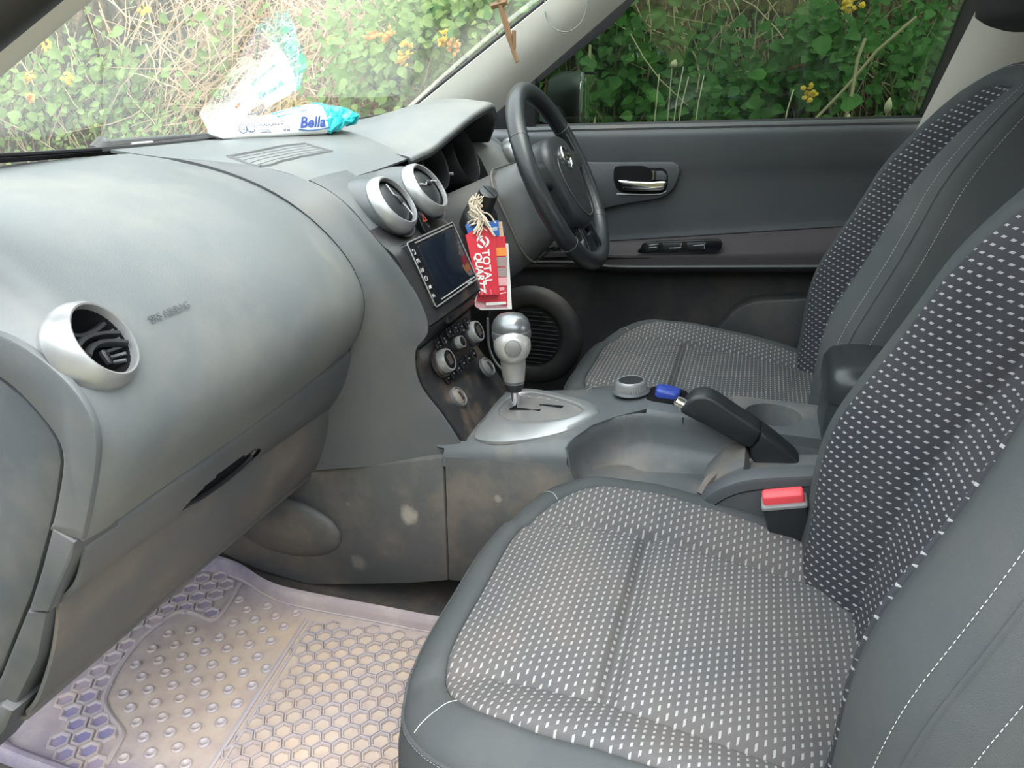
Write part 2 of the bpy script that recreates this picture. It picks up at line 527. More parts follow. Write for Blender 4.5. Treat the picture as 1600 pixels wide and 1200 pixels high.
# driver's side A pillar: cream trim, dark seal along the glass
def pillar(pa, pb, qa, qb, dep, n=14, bulge=0.018):
    """loft between edge line pa->pb (glass side) and qa->qb (door side)"""
    rows = []
    for k in np.linspace(0, 1, n):
        a = V(pa) * (1 - k) + V(pb) * k; b = V(qa) * (1 - k) + V(qb) * k
        sec = []
        for s in np.linspace(0, 1, 9):
            sec.append(a * (1 - s) + b * s + V(dep) * math.sin(PI * s) * bulge / 0.018)
        rows.append(sec)
    return np.array(rows)
A0, A1 = P(645, 170, x=0.585), P(856, 0, x=0.54)
B0, B1 = P(770, 172, x=0.655), P(972, -6, x=0.605)
A1e = tuple(V(A0) + (V(A1) - V(A0)) * 1.75); B1e = tuple(V(B0) + (V(B1) - V(B0)) * 1.75)
A0e = tuple(V(A0) + (V(A1) - V(A0)) * -0.25); B0e = tuple(V(B0) + (V(B1) - V(B0)) * -0.25)
struct('trim_1', thick(pillar(A0e, A1e, B0e, B1e, (-0.018, -0.018, 0.0)), -0.012), M_['pillar'], 'cream windscreen pillar trim on the driver side', 'pillar trim')
struct('trim_2', tube([V(A0e) + V((0.002, 0.004, 0.002)), V(A1e) + V((0.002, 0.004, 0.002))], 0.0045, 6), M_['rubber'], 'thin black seal between windscreen and cream pillar', 'seal')
# passenger side A pillar seen at the top left corner (dark edge of the open door frame)
C0, C1 = P(-270, 318, x=-0.655), P(700, -522, x=-0.55)
D0, D1 = P(-270, 255, x=-0.70), P(700, -556, x=-0.60)
e = lambda a, b, k: tuple(V(a) + (V(b) - V(a)) * k)
struct('trim_3', thick(pillar(C0, e(C0, C1, 1.25), D0, e(D0, D1, 1.25), (0.004, -0.010, 0)), 0.010), M_['cream'], 'cream windscreen pillar trim at the top left corner', 'pillar trim')
sealp = [V(e(D0, D1, k)) + V((-.014, -.010, .002)) for k in np.linspace(0, 1.25, 12)]
struct('trim_4', tube(sealp, 0.018, 10), M_['rubber'], 'black door seal along the passenger side pillar', 'seal')

# B pillar, cream, behind the driver's window
b0, b1 = P(1452, 170, x=0.66), P(1540, 0, x=0.60)
c0, c1 = P(1600, 170, x=0.64), P(1668, 0, x=0.58)
struct('trim_5', thick(pillar(e(b0, b1, -1.6), e(b0, b1, 1.6), e(c0, c1, -1.6), e(c0, c1, 1.6), (-0.02, 0, 0)), -0.02), M_['cream'], 'cream door pillar trim behind the driver seat', 'pillar trim')
# rear quarter walls, rear bulkhead with open rear glass
struct('wall_right', bx_(0.70, 0.74, -2.25, -0.50, 0.0, 0.74), M_['doorskin'], 'dark rear side wall of the car on the driver side', 'side wall')
struct('wall_back', bx_(-0.72, 0.74, -2.28, -2.24, 0.0, 0.72), M_['doorskin'], 'dark rear wall of the car', 'rear wall')
struct('wall_left', bx_(-0.74, -0.70, -2.25, -0.62, 0.0, 0.74), M_['doorskin'], 'dark rear side wall of the car on the passenger side', 'side wall')
struct('trim_6', bx_(-0.74, -0.66, -0.62, 0.80, -0.10, 0.01, 0.01), M_['black'], 'black door sill below the passenger seat', 'sill')

# the passenger door, swung open ahead of the camera's left edge
od = thing('door_2', 'open passenger door swung out beside the dashboard', 'car door', (-.80, .86, 0), kind='structure')
DM = Matrix.Translation((-.80, .86, 0)) @ Matrix.Rotation(math.radians(180 - 22), 4, 'Z')
part('door_panel', xf(box(1.0, .06, .80, .02, Matrix.Translation((.52, 0, .36))), DM), M_['doorskin'], od)
part('door_armrest', xf(box(.62, .07, .08, .02, Matrix.Translation((.5, .055, .47))), DM), M_['doorfab'], od)
part('door_pull', xf(tube([(.25, .05, .60), (.30, .07, .60), (.36, .07, .60), (.40, .05, .60)], .010, 8), DM), M_['chrome'], od)
part('window_frame', xf(tube([(.03, 0, .75), (.45, 0, 1.17), (.98, 0, 1.20), (1.02, 0, .76)], .022, 8), DM), M_['black'], od)

# ------------------------------------------------------------------ dashboard
def surf_hit(g, px, py):
    g = np.asarray(g); c = (g.reshape(-1, 3) - CAMP) @ RW
    d = (FPX * c[:, 0] / c[:, 2] + 800 - px) ** 2 + (FPX * c[:, 1] / c[:, 2] + 600 - py) ** 2
    return g.reshape(-1, 3)[int(np.argmin(d + 4e3 * c[:, 2]))]
dash = thing('dashboard', 'long grey plastic dashboard across the car with a domed passenger side and glovebox', 'dashboard', (0, 0.6, 0.25))
Lp = [(.755, .757), (.69, .748), (.62, .733), (.55, .705), (.495, .655), (.463, .60), (.470, .545), (.512, .480)]
ctrl = [[(-0.688, y, z) for y, z in [(.755, .70), (.66, .697), (.58, .686), (.53, .669), (.487, .648), (.4605, .605), (.469, .562), (.503, .489)]]]
ctrl.append([(-0.655, y, z) for y, z in [(.757, .752), (.69, .745), (.615, .730), (.55, .704), (.491, .660), (.461, .602), (.467, .548), (.510, .482)]])
ctrl.append([(-0.60, y, z) for y, z in [(.776, .757), (.705, .75), (.63, .735), (.558, .705), (.497, .657), (.463, .60), (.470, .545), (.514, .481)]])
ctrl.append([(-0.45, y, z) for y, z in [(.813, .757), (.735, .75), (.65, .735), (.565, .70), (.500, .65), (.466, .595), (.474, .54), (.519, .479)]])
ctrl.append([(-0.32, y, z) for y, z in [(.822, .755), (.745, .748), (.66, .73), (.575, .695), (.510, .645), (.477, .59), (.485, .535), (.530, .476)]])
ctrl.append([(-0.225, y, z) for y, z in [(.812, .753), (.748, .742), (.668, .718), (.59, .68), (.528, .63), (.498, .573), (.506, .52), (.544, .471)]])
dome_r = [P(200, 246, x=-.235), P(300, 257, x=-.195), P(400, 290, x=-.17), P(480, 338, x=-.15), P(540, 400, x=-.14), P(568, 460, x=-.135), P(565, 510, x=-.135), P(548, 545, x=-.14)]
ctrl.append(dome_r)
PADG = patch(ctrl, 14, 12)
lv = surf_hit(PADG, 146, 540)
LR = .0405 * float(np.dot(lv - CAMP, RW[:, 2])) / .62
LN = nrm((0.24, -.82, .50))
lv = lv + LN * .006
pv, pf = thick(PADG, 0.003)
def near_axis(p):
    d = p - lv; a_ = np.dot(d, LN)
    return np.linalg.norm(d - LN * a_) < LR * .84 and abs(a_) < .06
pf = [f_ for f_ in pf if not near_axis(np.mean([pv[i] for i in f_], axis=0))]
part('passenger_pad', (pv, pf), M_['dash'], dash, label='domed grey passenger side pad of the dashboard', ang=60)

def L(x, *pp): return [P(px, py, x=xx) for px, py, xx in pp]
# side cheek of the centre stack
cheek = [
    L(0, (200, 246, -.235), (201, 245.5, -.233), (203, 245, -.23)),
    L(0, (300, 257, -.195), (325, 256.5, -.175), (345, 257, -.15)),
    L(0, (400, 290, -.17), (422, 281, -.14), (440, 272, -.12)),
    L(0, (480, 338, -.15), (502, 318, -.128), (521, 305, -.1125)),
    L(0, (540, 400, -.14), (563, 382, -.122), (583, 367, -.1125)),
    L(0, (568, 460, -.135), (603, 444, -.117), (639, 439, -.1125)),
    L(0, (565, 510, -.135), (612, 505, -.118), (670, 511, -.1125)),
    L(0, (548, 545, -.14), (598, 546, -.122), (650, 548, -.113)),
    L(0, (525, 610, -.148), (590, 616, -.125), (657, 600, -.113)),
    L(0, (505, 670, -.15), (595, 678, -.128), (694, 651, -.113)),
    L(0, (490, 733, -.15), (605, 724, -.13), (726, 700, -.113))]
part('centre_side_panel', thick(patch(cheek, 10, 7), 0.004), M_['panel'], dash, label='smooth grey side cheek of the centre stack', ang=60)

# centre top pad, from the windscreen to the vents
ctop = [
    [tuple(ws_base(x) + V((0, -0.006, -0.004))) for x in (-.245, -.15, -.05, .05, .14)],
    [(-.215, .775, .744), (-.14, .79, .748), (-.05, .795, .752), (.05, .79, .757), (.16, .77, .763)],
    [P(345, 257, x=-.15), (-.10, .722, .737), (-.03, .722, .741), (.06, .715, .747), (.165, .70, .755)],
    [P(440, 272, x=-.12), (-.08, .655, .720), (-.02, .655, .727), (.06, .65, .732), (.165, .645, .738)],
    [P(521, 305, x=-.1125), (-.075, .592, .697), (-.02, .592, .704), (.06, .592, .707), (.165, .585, .715)],
]
part('centre_top_pad', thick(patch(ctop, 8, 7), 0.004), M_['dash'], dash, label='grey top of the dashboard around the demister grille', ang=60)
# demister grille: a shallow dark tray and curved slats
up = V((0, 0, 1))
CTG = patch(ctop, 40, 40)
def grl(u, v, h=0.0):
    px = (357 * (1 - u) + 478 * u) * (1 - v) + (408 * (1 - u) + 521 * u) * v
    py = (246 * (1 - u) + 222 * u) * (1 - v) + (263 * (1 - u) + 235 * u) * v - 3.0 * math.sin(PI * u)
    return surf_hit(CTG, px, py) + V((0, 0, h * .55))
gr = part('demister_grille', grid([[grl(u, v, 0.0045) for u in np.linspace(0, 1, 12)] for v in np.linspace(0, 1, 4)]), M_['dark'], dash, label='dark demister grille with curved slats')
for i in range(6):
    v = i / 5.0
    part('slat', tube(crom([grl(u, v, 0.0065) for u in np.linspace(0, 1, 8)], 20), 0.0013 if 0 < i < 5 else 0.003, 6), M_['panel'], gr)
for u in (0, 1):
    part('slat', tube([grl(u, v, 0.0065) for v in np.linspace(0, 1, 6)], 0.003, 6), M_['panel'], gr)
# windscreen demister strip (left) : dark slot along the glass
sl = [ws_base(x) + V((0, -0.016, 0.001)) for x in np.linspace(-.52, -.27, 14)]
part('demister_slot', tube(sl, 0.004, 6, flat=0.6), M_['dark'], dash)
sl = [ws_base(x) + V((0, -0.004, -0.002)) for x in np.linspace(-.64, .62, 40)]
part('glass_seal', tube(sl, 0.006, 6), M_['rubber'], dash, label='black seal strip along the foot of the windscreen')

# ---- centre fascia (profile swept across)
def yz(px, py, x): q = P(px, py, x=x); return q[1], q[2]
prof = [yz(487, 287, -.112), yz(519, 304, -.112), yz(552, 331, -.112), yz(581, 366, -.112), yz(600, 388, -.112), yz(619, 405, -.112), yz(637, 439, -.112), yz(656, 480, -.112), yz(668, 509, -.112)]
pc = crom([(y, z) for y, z in prof], 40)
rows = [[(x, y + 0.006 * (abs(x) / .1125) ** 6, z - 0.003 * (abs(x) / .1125) ** 6) for x in np.linspace(-.1125, .1125, 21)] for y, z in pc]
nsp = int(np.argmin(np.abs(pc[:, 1] - .640))) + 1
part('fascia_brow', thick(rows[:nsp], 0.01), M_['panel'], dash, label='grey brow above the vents', ang=60)
rows = rows[nsp - 1:]
part('centre_fascia', thick(rows, 0.01), M_['fascia'], dash, label='dusty black centre fascia around the screen', ang=60)
# right flank and closing walls of the stack
right_wall = [[(.1125, y + 0.006, z - 0.003), (.118, y + 0.08, z - 0.004), (.122, y + 0.2, z - 0.01)] for y, z in pc]
part('stack_flank', thick(right_wall, 0.004), M_['black'], dash, ang=60)
# underside of the fascia and the recessed climate panel
ul = [yz(668, 509, -.112), yz(648, 545, -.11)]
und = [[(x, y, z) for x in np.linspace(-.111, .111, 5)] for y, z in (ul[0], ((ul[0][0] + ul[1][0]) / 2 + .004, (ul[0][1] + ul[1][1]) / 2), ul[1])]
part('fascia_underside', thick(und, 0.005), M_['black'], dash)
cl = [yz(648, 546, -.11), yz(655, 598, -.11), yz(692, 650, -.11), yz(727, 697, -.11)]
clp = [[(x, y, z) for x in np.linspace(-.111, .108, 9)] for y, z in crom(cl, 14)]
part('climate_panel', thick(clp, 0.008), M_['fascia'], dash, label='black climate panel smeared with brown dust')
part('stack_flank', thick([[(.109, y, z), (.112, y + .12, z), (.12, y + .3, z)] for y, z in crom(cl, 8)], 0.004), M_['black'], dash)

# ---- air vents
def ray_plane(px, py, o, n):
    d = V(P(px, py, x=0.0)) - CAMP
    o = V(o); n = V(n)
    return CAMP + d * (np.dot(o - CAMP, n) / np.dot(d, n))
def vent(parent, c, n, r, style, label, pod=True):
    M = frame(c, n)
    ring = [(r * .765, -.004), (r * .77, .004), (r * .79, .0075), (r * .83, .0078), (r * .92, .0036), (r * .985, -.003), (r, -.008), (r * .99, -.014), (r * .96, -.018)]
    vent_o = part('air_vent', lathe(ring, 56, M), M_['silver'], parent, label=label)
    cup = [(r * .77, .001), (r * .74, -.004), (r * .70, -.02), (r * .55, -.032), (r * .02, -.034)]
    part('vent_cup', lathe(cup, 40, M), M_['dark'], vent_o)
    if style == 'open':
        for k, (yy, sag, zz) in enumerate(((.36, -.10, -.004), (.04, .14, .0), (-.22, .20, .002))):
            w = r * math.sqrt(max(.02, .70 ** 2 - yy ** 2)) * .98
            pts = [(w * s, r * (yy + sag * (1 - s * s)), zz - 0.004 * (1 - s * s)) for s in np.linspace(-1, 1, 14)]
            part('vent_slat', xf(tube(pts, 0.0028, 6, flat=1.8), M), M_['black'], vent_o)
        part('vent_tab', xf(box(.006, .013, .006, .0015, Matrix.Translation((-.003, -r * .34, .0))), M), M_['black'], vent_o)
        for k in range(5):
            a = -0.9 + k * 0.28
            part('vent_rib', xf(tube([(r * .68 * math.cos(a), r * .68 * math.sin(a), .0), (r * .52 * math.cos(a), r * .52 * math.sin(a), -.012)], .0016, 5), M), M_['panel'], vent_o)
    else:
        disc = [(r * .735, -.004), (r * .70, -.001), (r * .5, .003), (r * .25, .0045), (r * .001, .005)]
        part('vent_disc', lathe(disc, 40, M), M_['black'], vent_o, label='closed dark disc of the vent')
        a = style
        ca, sa = math.cos(a), math.sin(a)
        zig = [(-.02, .60), (.0, .22), (.20, .06), (.16, -.10), (.26, -.30), (.30, -.62)]
        pts = [(r * (ca * u - sa * w), r * (sa * u + ca * w), .0062) for u, w in zig]
        part('vent_slit', xf(tube(pts, 0.0011, 6), M), M_['mark'], vent_o)
        part('vent_tab', xf(box(.007, .013, .007, .0012, Matrix.Translation((r * ca * .12, r * sa * .12, .006)) @ Matrix.Rotation(a, 4, 'Z')), M), M_['black'], vent_o)
    return vent_o
vent(dash, lv, LN, LR, 'open', 'round passenger side vent with silver ring and open slats')
# brown dusty collar right of the vent
part('vent_collar', lathe([(LR * .92, -.008), (LR * 1.03, -.010), (LR * 1.05, -.016), (LR * 1.06, -.024)], 48, frame(lv + V((.006, .0, -.004)), LN)), M_['dash'], dash)
for sx_, pxy, st in ((-1, (611, 321), 0.0), (1, (662, 298), 1.25)):
    c = V(P(*pxy, x=.052 * sx_))
    nn = nrm((0.0, -.80, .60))
    vent(dash, c + nn * .008, nn, .0475, st, 'closed centre vent in a silver ring, ' + ('nearer the passenger' if sx_ < 0 else 'nearer the steering wheel'))
    # pod behind the ring running back into the top pad
    rows = []
    for k, t in enumerate(np.linspace(0, 1, 12)):
        cc = c + V((0, .15 * t, .004 * math.sin(PI * t) - .004 - 0.004 * t))
        rr = .0485 * (1 - t ** 1.6) + .002
        ez = nrm(nn * (1 - t) + V((0, -1, .1)) * t)
        ux = V((1, 0, 0)); uy = np.cross(ez, ux)
        rows.append([cc + (ux * math.cos(a) + uy * math.sin(a) * (1 - .25 * t)) * rr for a in np.linspace(0, 2 * PI, 33)[:-1]])
    v, f = grid(np.array(rows), closed_u=True)
    part('vent_pod', (v, f), M_['panel'], dash)
# hazard switch
q0 = V(P(657, 348, x=0.0))
fn = nrm((0, -.90, .43))
hz = part('hazard_switch', prism(rrect(.022, .034, .004), 0, .004, .0015, frame(q0 + fn * .003, fn, (1, 0, .0))), M_['gloss'], dash)
tri = [(0, .009), (-.008, -.005), (.008, -.005)]
tv = []
for k in range(3): tv += [V((*tri[k], 0)), V((*[c_ * .55 for c_ in tri[k]], 0))]
part('warning_triangle', xf((np.array(tv), [(0, 2, 3, 1), (2, 4, 5, 3), (4, 0, 1, 5)]), frame(q0 + fn * .0075 + V((0, 0, .004)), fn)), M_['redmark'], hz)
part('switch_window', prism(rrect(.010, .007, .001), 0, .0006, 0, frame(q0 + fn * .0068 + V((0, -.004, -.010)), fn)), M_['mark'], hz)

# ---- head unit
s00, s01, s10, s11 = V(P(627, 386, x=-.09)), V(P(672, 486, x=-.09)), V(P(702, 348, x=.09)), V(P(741, 435, x=.09))
sc_ = (s00 + s01 + s10 + s11) / 4
sdown = nrm((s01 - s00) + (s11 - s10)); sn_ = nrm(np.cross(sdown, V((1, 0, 0))))
if sn_[1] > 0: sn_ = -sn_
SH = float(np.linalg.norm(s01 - s00)); SW = .18
SM = frame(sc_ + sn_ * .004, sn_)
hu = part('head_unit', prism(rrect(SW, SH, .004), -.012, .004, .0015, SM), M_['gloss'], dash, label='gloss black touch screen radio in the centre fascia')
fr = rrect(SW, SH, .004, 3)
frm = np.array([(x, y, .0045) for x, y in fr])
part('bezel', xf(tube(frm, .0011, 6, closed=True), SM), M_['bezel'], hu)
m, t, b = newmat('lcd_glass')
b.inputs['Base Color'].default_value = (0.006, 0.009, 0.016, 1); b.inputs['Roughness'].default_value = 0.06
M_['lcd'] = m
t.links.new(math_n(t, 'MULTIPLY_ADD', ramp(t, noise(t, 22, 4, objco(t)), .45, .7), .25, .05), b.inputs['Roughness'])
part('screen', prism(rrect(SW * .80, SH * .82, .003), .004, .0055, .0005, SM @ Matrix.Translation((.010, -.001, 0))), M_['lcd'], hu, label='dark smudged screen')
part('disc_slot', prism(rrect(SW * .82, .0022, .0008), .004, .0052, 0, SM @ Matrix.Translation((.008, SH * .455, 0))), M_['bezel'], hu)
part('trim_line', prism(rrect(SW * .80, .0012, .0005), .004, .0052, 0, SM @ Matrix.Translation((.010, -SH * .445, 0))), M_['mark'], hu)
for k, s in enumerate(('\u21b6', 'm', 'lll', 'A', '>>', '<<')):
    yy = SH * (.34 - .135 * k)
    bt = part('touch_button', prism(rrect(.012, SH * .11, .0015), .004, .0048, .0003, SM @ Matrix.Translation((-SW * .455, yy, 0))), M_['gloss'], hu)
glyphs = (((-.3, .2), (-.3, .45), (.3, .45), (.3, -.3), (-.2, -.3)), ((-.4, -.3), (-.4, .3), (0, .3), (0, -.2), (0, .3), (.4, .3), (.4, -.3)),
          ((-.4, .3), (-.4, -.3), (.0, -.3), (.0, .3), (.0, -.3), (.4, -.3), (.4, .3)), ((-.4, .3), (-.4, -.3), (.4, -.3), (.4, .3), (-.4, .3)),
          ((-.4, -.3), (.0, .3), (.0, -.3), (.4, .3), (.4, -.3)), ((.4, -.3), (.0, .3), (.0, -.3), (-.4, .3), (-.4, -.3)))
for k, g in enumerate(glyphs):
    yy = SH * (.34 - .135 * k)
    pts = [(-SW * .455 + gx * .009, yy + gy * SH * .085, .0052) for gx, gy in g]
    part('button_symbol', xf(tube(crom(pts, 18), .00055, 4), SM), M_['mark'], hu)
part('maker_mark', text_vf('Pioneer', .0055, SM @ Matrix.Translation((.055, -SH * .475, .0050))), M_['mark'], hu)
part('lower_pocket_lid', prism(rrect(.12, .022, .003), -.004, .0035, .001, frame(V(P(717, 480, x=.035)), sn_)), M_['fascia'], dash)

# ---- climate controls
co, cn = V(P(692, 650, x=-.11)), None
cA, cB = V((-.11, *cl[1])), V((-.11, *cl[3]))
cdn = nrm(cB - cA); cn = nrm(np.cross(cdn, V((1, 0, 0))))
if cn[1] > 0: cn = -cn
cA2, cB2 = V((-.11, *cl[0])), V((-.11, *cl[1]))
cdn2 = nrm(cB2 - cA2); cn2 = nrm(np.cross(cdn2, V((1, 0, 0))))
if cn2[1] > 0: cn2 = -cn2
cn_up = nrm(cn + cn2 * .6)
def knob(px, py, x, r, n, h, mat, cap, label, name='climate_knob'):
    c = V(P(px, py, x=x))
    M = frame(c, n)
    rows = []
    N = 64
    k_o = part(name, lathe([(r * 1.28, -.004), (r * 1.25, .003), (r * 1.12, .004), (r * 1.08, .003)], 40, M), M_['fascia'], dash, label=label)
    ang = np.linspace(0, 2 * PI, N, endpoint=False)
    fl_ = 1 + .025 * (np.arange(N) % 2)
    for rr, z in ((r, .002), (r * .98, h * .8), (r * .93, h), (r * .80, h)):
        ff = fl_ if rr >= r * .98 else np.ones(N)
        rows.append(np.stack([np.cos(ang) * rr * ff, np.sin(ang) * rr * ff, np.full(N, z)], axis=1))
    v, f = grid(np.array(rows), closed_u=True)
    part('knob_ring', xf((v, f), M), mat, k_o, label='ribbed silver knob ring')
    part('knob_face', lathe([(r * .82, h - .0005), (r * .5, h - .0002), (.0001, h)], 32, M), cap, k_o)
    return k_o, M
kl, KM1 = knob(690, 566, -.052, .0195, cn_up, .016, M_['silver'], M_['gloss'], 'silver climate dial nearer the passenger')
kr, KM2 = knob(736, 521, .045, .0185, cn_up, .016, M_['silver'], M_['gloss'], 'silver climate dial nearer the driver')
for k_, M in ((kl, KM1), (kr, KM2)):
    part('display', prism(rrect(.013, .017, .001), .0160, .0166, 0, M), M_['brownlcd'], k_)
kc, KM3 = knob(713, 537, -.003, .0105, cn_up, .013, M_['silver'], M_['gloss'], 'small silver dial between the two climate dials')
for i in range(6):
    for j, (px0, py0, px1, py1) in enumerate(((682, 536, 728, 505), (698, 592, 738, 553))):
        k = i / 5
        xx = -.05 + .08 * k
        px, py = px0 + (px1 - px0) * k, py0 + (py1 - py0) * k
        if j == 0 and i in (2, 3): py -= 4
        M = frame(V(P(px, py, x=xx)) + cn_up * .0018, cn_up)
        bt = part('climate_button', prism(rrect(.0145, .017, .002), -.003, .002, .0007, M), M_['gloss'], dash)
        part('button_symbol', prism(rrect(.0045, .0022, .0008), .002, .0023, 0, M), M_['bezel'], bt)
part('temperature_mark', prism(rrect(.004, .002, .0005), 0, .0006, 0, frame(V(P(676, 541, x=-.055)) + cn_up * .003, cn_up)), M_['redmark'], dash)
part('temperature_mark', prism(rrect(.004, .002, .0005), 0, .0006, 0, frame(V(P(671, 546, x=-.06)) + cn_up * .003, cn_up)), M_['bluecard'], dash)
for px, py, xx, lab in ((715, 621, -.055, 'round power socket cap low on the climate panel'), (760, 574, .052, 'round rotary heater switch at the right of the climate panel')):
    c = V(P(px, py, x=xx)) + cn * .002
    M = frame(c, cn)
    so = part('socket', lathe([(.018, -.004), (.0175, .003), (.0155, .0045), (.014, .003)], 36, M), M_['panel'], dash, label=lab)
    part('socket_cap', lathe([(.0142, .002), (.012, .004), (.004, .0055), (.0001, .0055)], 30, M), M_['lower'], so)
    part('cap_tab', xf(box(.004, .016, .004, .001, Matrix.Translation((0, 0, .006))), M), M_['black'], so)

# ---- glovebox
gb_top = [(-.682, .515, .480), (-.5, .522, .479), (-.3, .535, .475), (-.147, .557, .467)]
gb_mid = [(-.682, .560, .410), (-.5, .570, .400), (-.3, .585, .385), (-.152, .599, .370)]
gb_bot = [(-.682, .650, .250), (-.5, .650, .249), (-.3, .649, .248), (-.153, .647, .246)]
def lerp(a, b, k): return [tuple(V(p) * (1 - k) + V(q) * k) for p, q in zip(a, b)]
def off(a, d): return [tuple(V(p) + V(d)) for p in a]
xg = nrm(V(lerp(gb_mid, gb_bot, .2)[2]) - V(lerp(gb_mid, gb_bot, .2)[1]))
dn = nrm(V(gb_bot[2]) - V(gb_mid[2])); gn = nrm(np.cross(xg, dn)); gn = gn if gn[1] < 0 else -gn
gpl = V(lerp(gb_mid, gb_bot, .2)[2]) + gn * .005
cen = V(tuple(ray_plane(341, 741, gpl, gn)))
HM = frame(cen, gn, tuple(xg))
HMi = np.array(HM.inverted())
def in_lens(p, k=1.0):
    q = HMi[:3, :3] @ p + HMi[:3, 3]
    return (q[0] / .074) ** 2 + (q[1] / (.026 if q[1] > 0 else .016)) ** 2 < k and abs(q[2]) < .05
def cut(vf):
    v_, f_ = vf
    return v_, [q for q in f_ if not in_lens(np.mean([v_[i] for i in q], axis=0))]
strip = [off(gb_top, (0, .004, -.002)), off(lerp(gb_top, gb_mid, .1), (0, -.003, -.002)), off(lerp(gb_top, gb_mid, .55), (0, -.006, -.004)), off(gb_mid, (0, -.001, .002)), off(gb_mid, (0, .008, -.002))]
part('glovebox_upper_strip', cut(thick(patch(strip, 40, 10), 0.004)), M_['panel'], dash, label='dark horizontal strip above the glovebox door')
door = [off(gb_mid, (0, .010, -.001)), off(lerp(gb_mid, gb_bot, .04), (0, .002, -.002)), off(lerp(gb_mid, gb_bot, .4), (0, -.006, -.004)), off(lerp(gb_mid, gb_bot, .8), (0, -.006, -.003)), gb_bot, off(gb_bot, (0, .02, -.015)), off(gb_bot, (0, .16, -.02))]
gdo = part('glovebox_door', cut(thick(patch(door, 40, 12), 0.004)), M_['lower'], dash, label='dirty grey glovebox door')
# handle recess: a lens-shaped scoop with a lip
lens = [(.075 * s, .027 * math.sqrt(max(0, 1 - s * s))) for s in np.linspace(1, -1, 20)] + [(.075 * s, -.017 * math.sqrt(max(0, 1 - s * s))) for s in np.linspace(-1, 1, 20)[1:-1]]
rows = [[(x * sc, y * sc, z) for x, y in lens] for sc, z in ((1.10, -.012), (1.07, .0015), (1.0, .003), (.97, -.001))]
v, f = grid(np.array(rows), closed_u=True)
part('handle_recess', xf((v, f), HM), M_['panel'], gdo)
rows = [[(x * sc, y * sc, z) for x, y in lens] for sc, z in ((.975, .001), (.93, -.012), (.7, -.024), (.03, -.026))]
v, f = grid(np.array(rows), closed_u=True)
part('recess_bowl', xf((v, f), HM), M_['black'], gdo, label='scoop behind the glovebox pull, its shade painted in black')  # black instead of panel grey paints in the shade of the hollow
part('handle_lip', xf(tube([(.068 * s, -.017 * math.sqrt(max(0, 1 - s * s)) + .001, .0035) for s in np.linspace(-.95, .95, 16)], .0035, 8), HM), M_['black'], gdo, label='black pull of the glovebox')

# ---- end cap of the dash, seen at the open passenger door
def poly_x(pts, x, th, bev=.003):
    q = [P(px, py, x=x) for px, py in pts]
    o = np.array([(p[1], p[2]) for p in q])
    return o
def slab(pts, x, th, bev=.003, smoothn=0):
    """outline traced on the plane x, given thickness th into the car, bevelled outer face"""
    o = poly_x(pts, x, th)
    if smoothn: o = crom(o, smoothn, closed=True)
    area = 0.5 * np.sum(o[:, 0] * np.roll(o[:, 1], -1) - np.roll(o[:, 0], -1) * o[:, 1])
    if area < 0: o = o[::-1]
    nx = np.roll(o, -1, 0) - np.roll(o, 1, 0)
    nn = np.stack([nx[:, 1], -nx[:, 0]], axis=1); nn /= np.maximum(np.linalg.norm(nn, axis=1, keepdims=True), 1e-9)
    def lay(i, xx): q = o - nn * i; return np.column_stack([np.full(len(o), xx), q])
    rows = [lay(0, x + th), lay(0, x + bev), lay(bev * .3, x + bev * .3), lay(bev, x)]
    v, f = grid(np.array(rows), closed_u=True)
    n = len(o)
    return v, f + [tuple(range(n)), tuple(3 * n + k for k in range(n))[::-1]]
outer = [(-60, 502), (0, 524), (40, 545), (80, 575), (115, 610), (140, 650), (150, 690), (147, 740), (138, 795), (127, 846)]
inner = [(78, 830), (90, 775), (97, 722), (90, 690), (66, 655), (32, 618), (0, 592), (-60, 560)]
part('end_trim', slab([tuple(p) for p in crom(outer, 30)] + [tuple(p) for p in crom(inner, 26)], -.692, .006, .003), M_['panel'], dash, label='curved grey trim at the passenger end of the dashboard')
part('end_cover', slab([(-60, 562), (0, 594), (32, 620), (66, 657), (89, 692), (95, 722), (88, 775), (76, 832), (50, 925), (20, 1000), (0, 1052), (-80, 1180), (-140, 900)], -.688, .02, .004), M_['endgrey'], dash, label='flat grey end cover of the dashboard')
part('kick_trim', slab([(80, 828), (116, 848), (112, 872), (74, 958), (44, 952), (64, 890)], -.694, .05, .003), M_['endgrey'], dash)
part('kick_trim', slab([(42, 954), (72, 960), (58, 1030), (16, 1116), (-40, 1200), (-60, 1150), (0, 1058)], -.692, .05, .003), M_['endgrey'], dash)
part('kick_trim', slab([(-40, 1120), (0, 1102), (20, 1112), (8, 1140), (-40, 1200)], -.70, .05, .003), M_['endgrey'], dash)

ap = surf_hit(PADG, 263, 487)
part('airbag_lettering', text_vf('SRS AIRBAG', .010, frame(ap + nrm((0.02, -.75, .66)) * .0022, (0.02, -.75, .66), (1, .03, 0)), .0003), M_['panel'], dash)
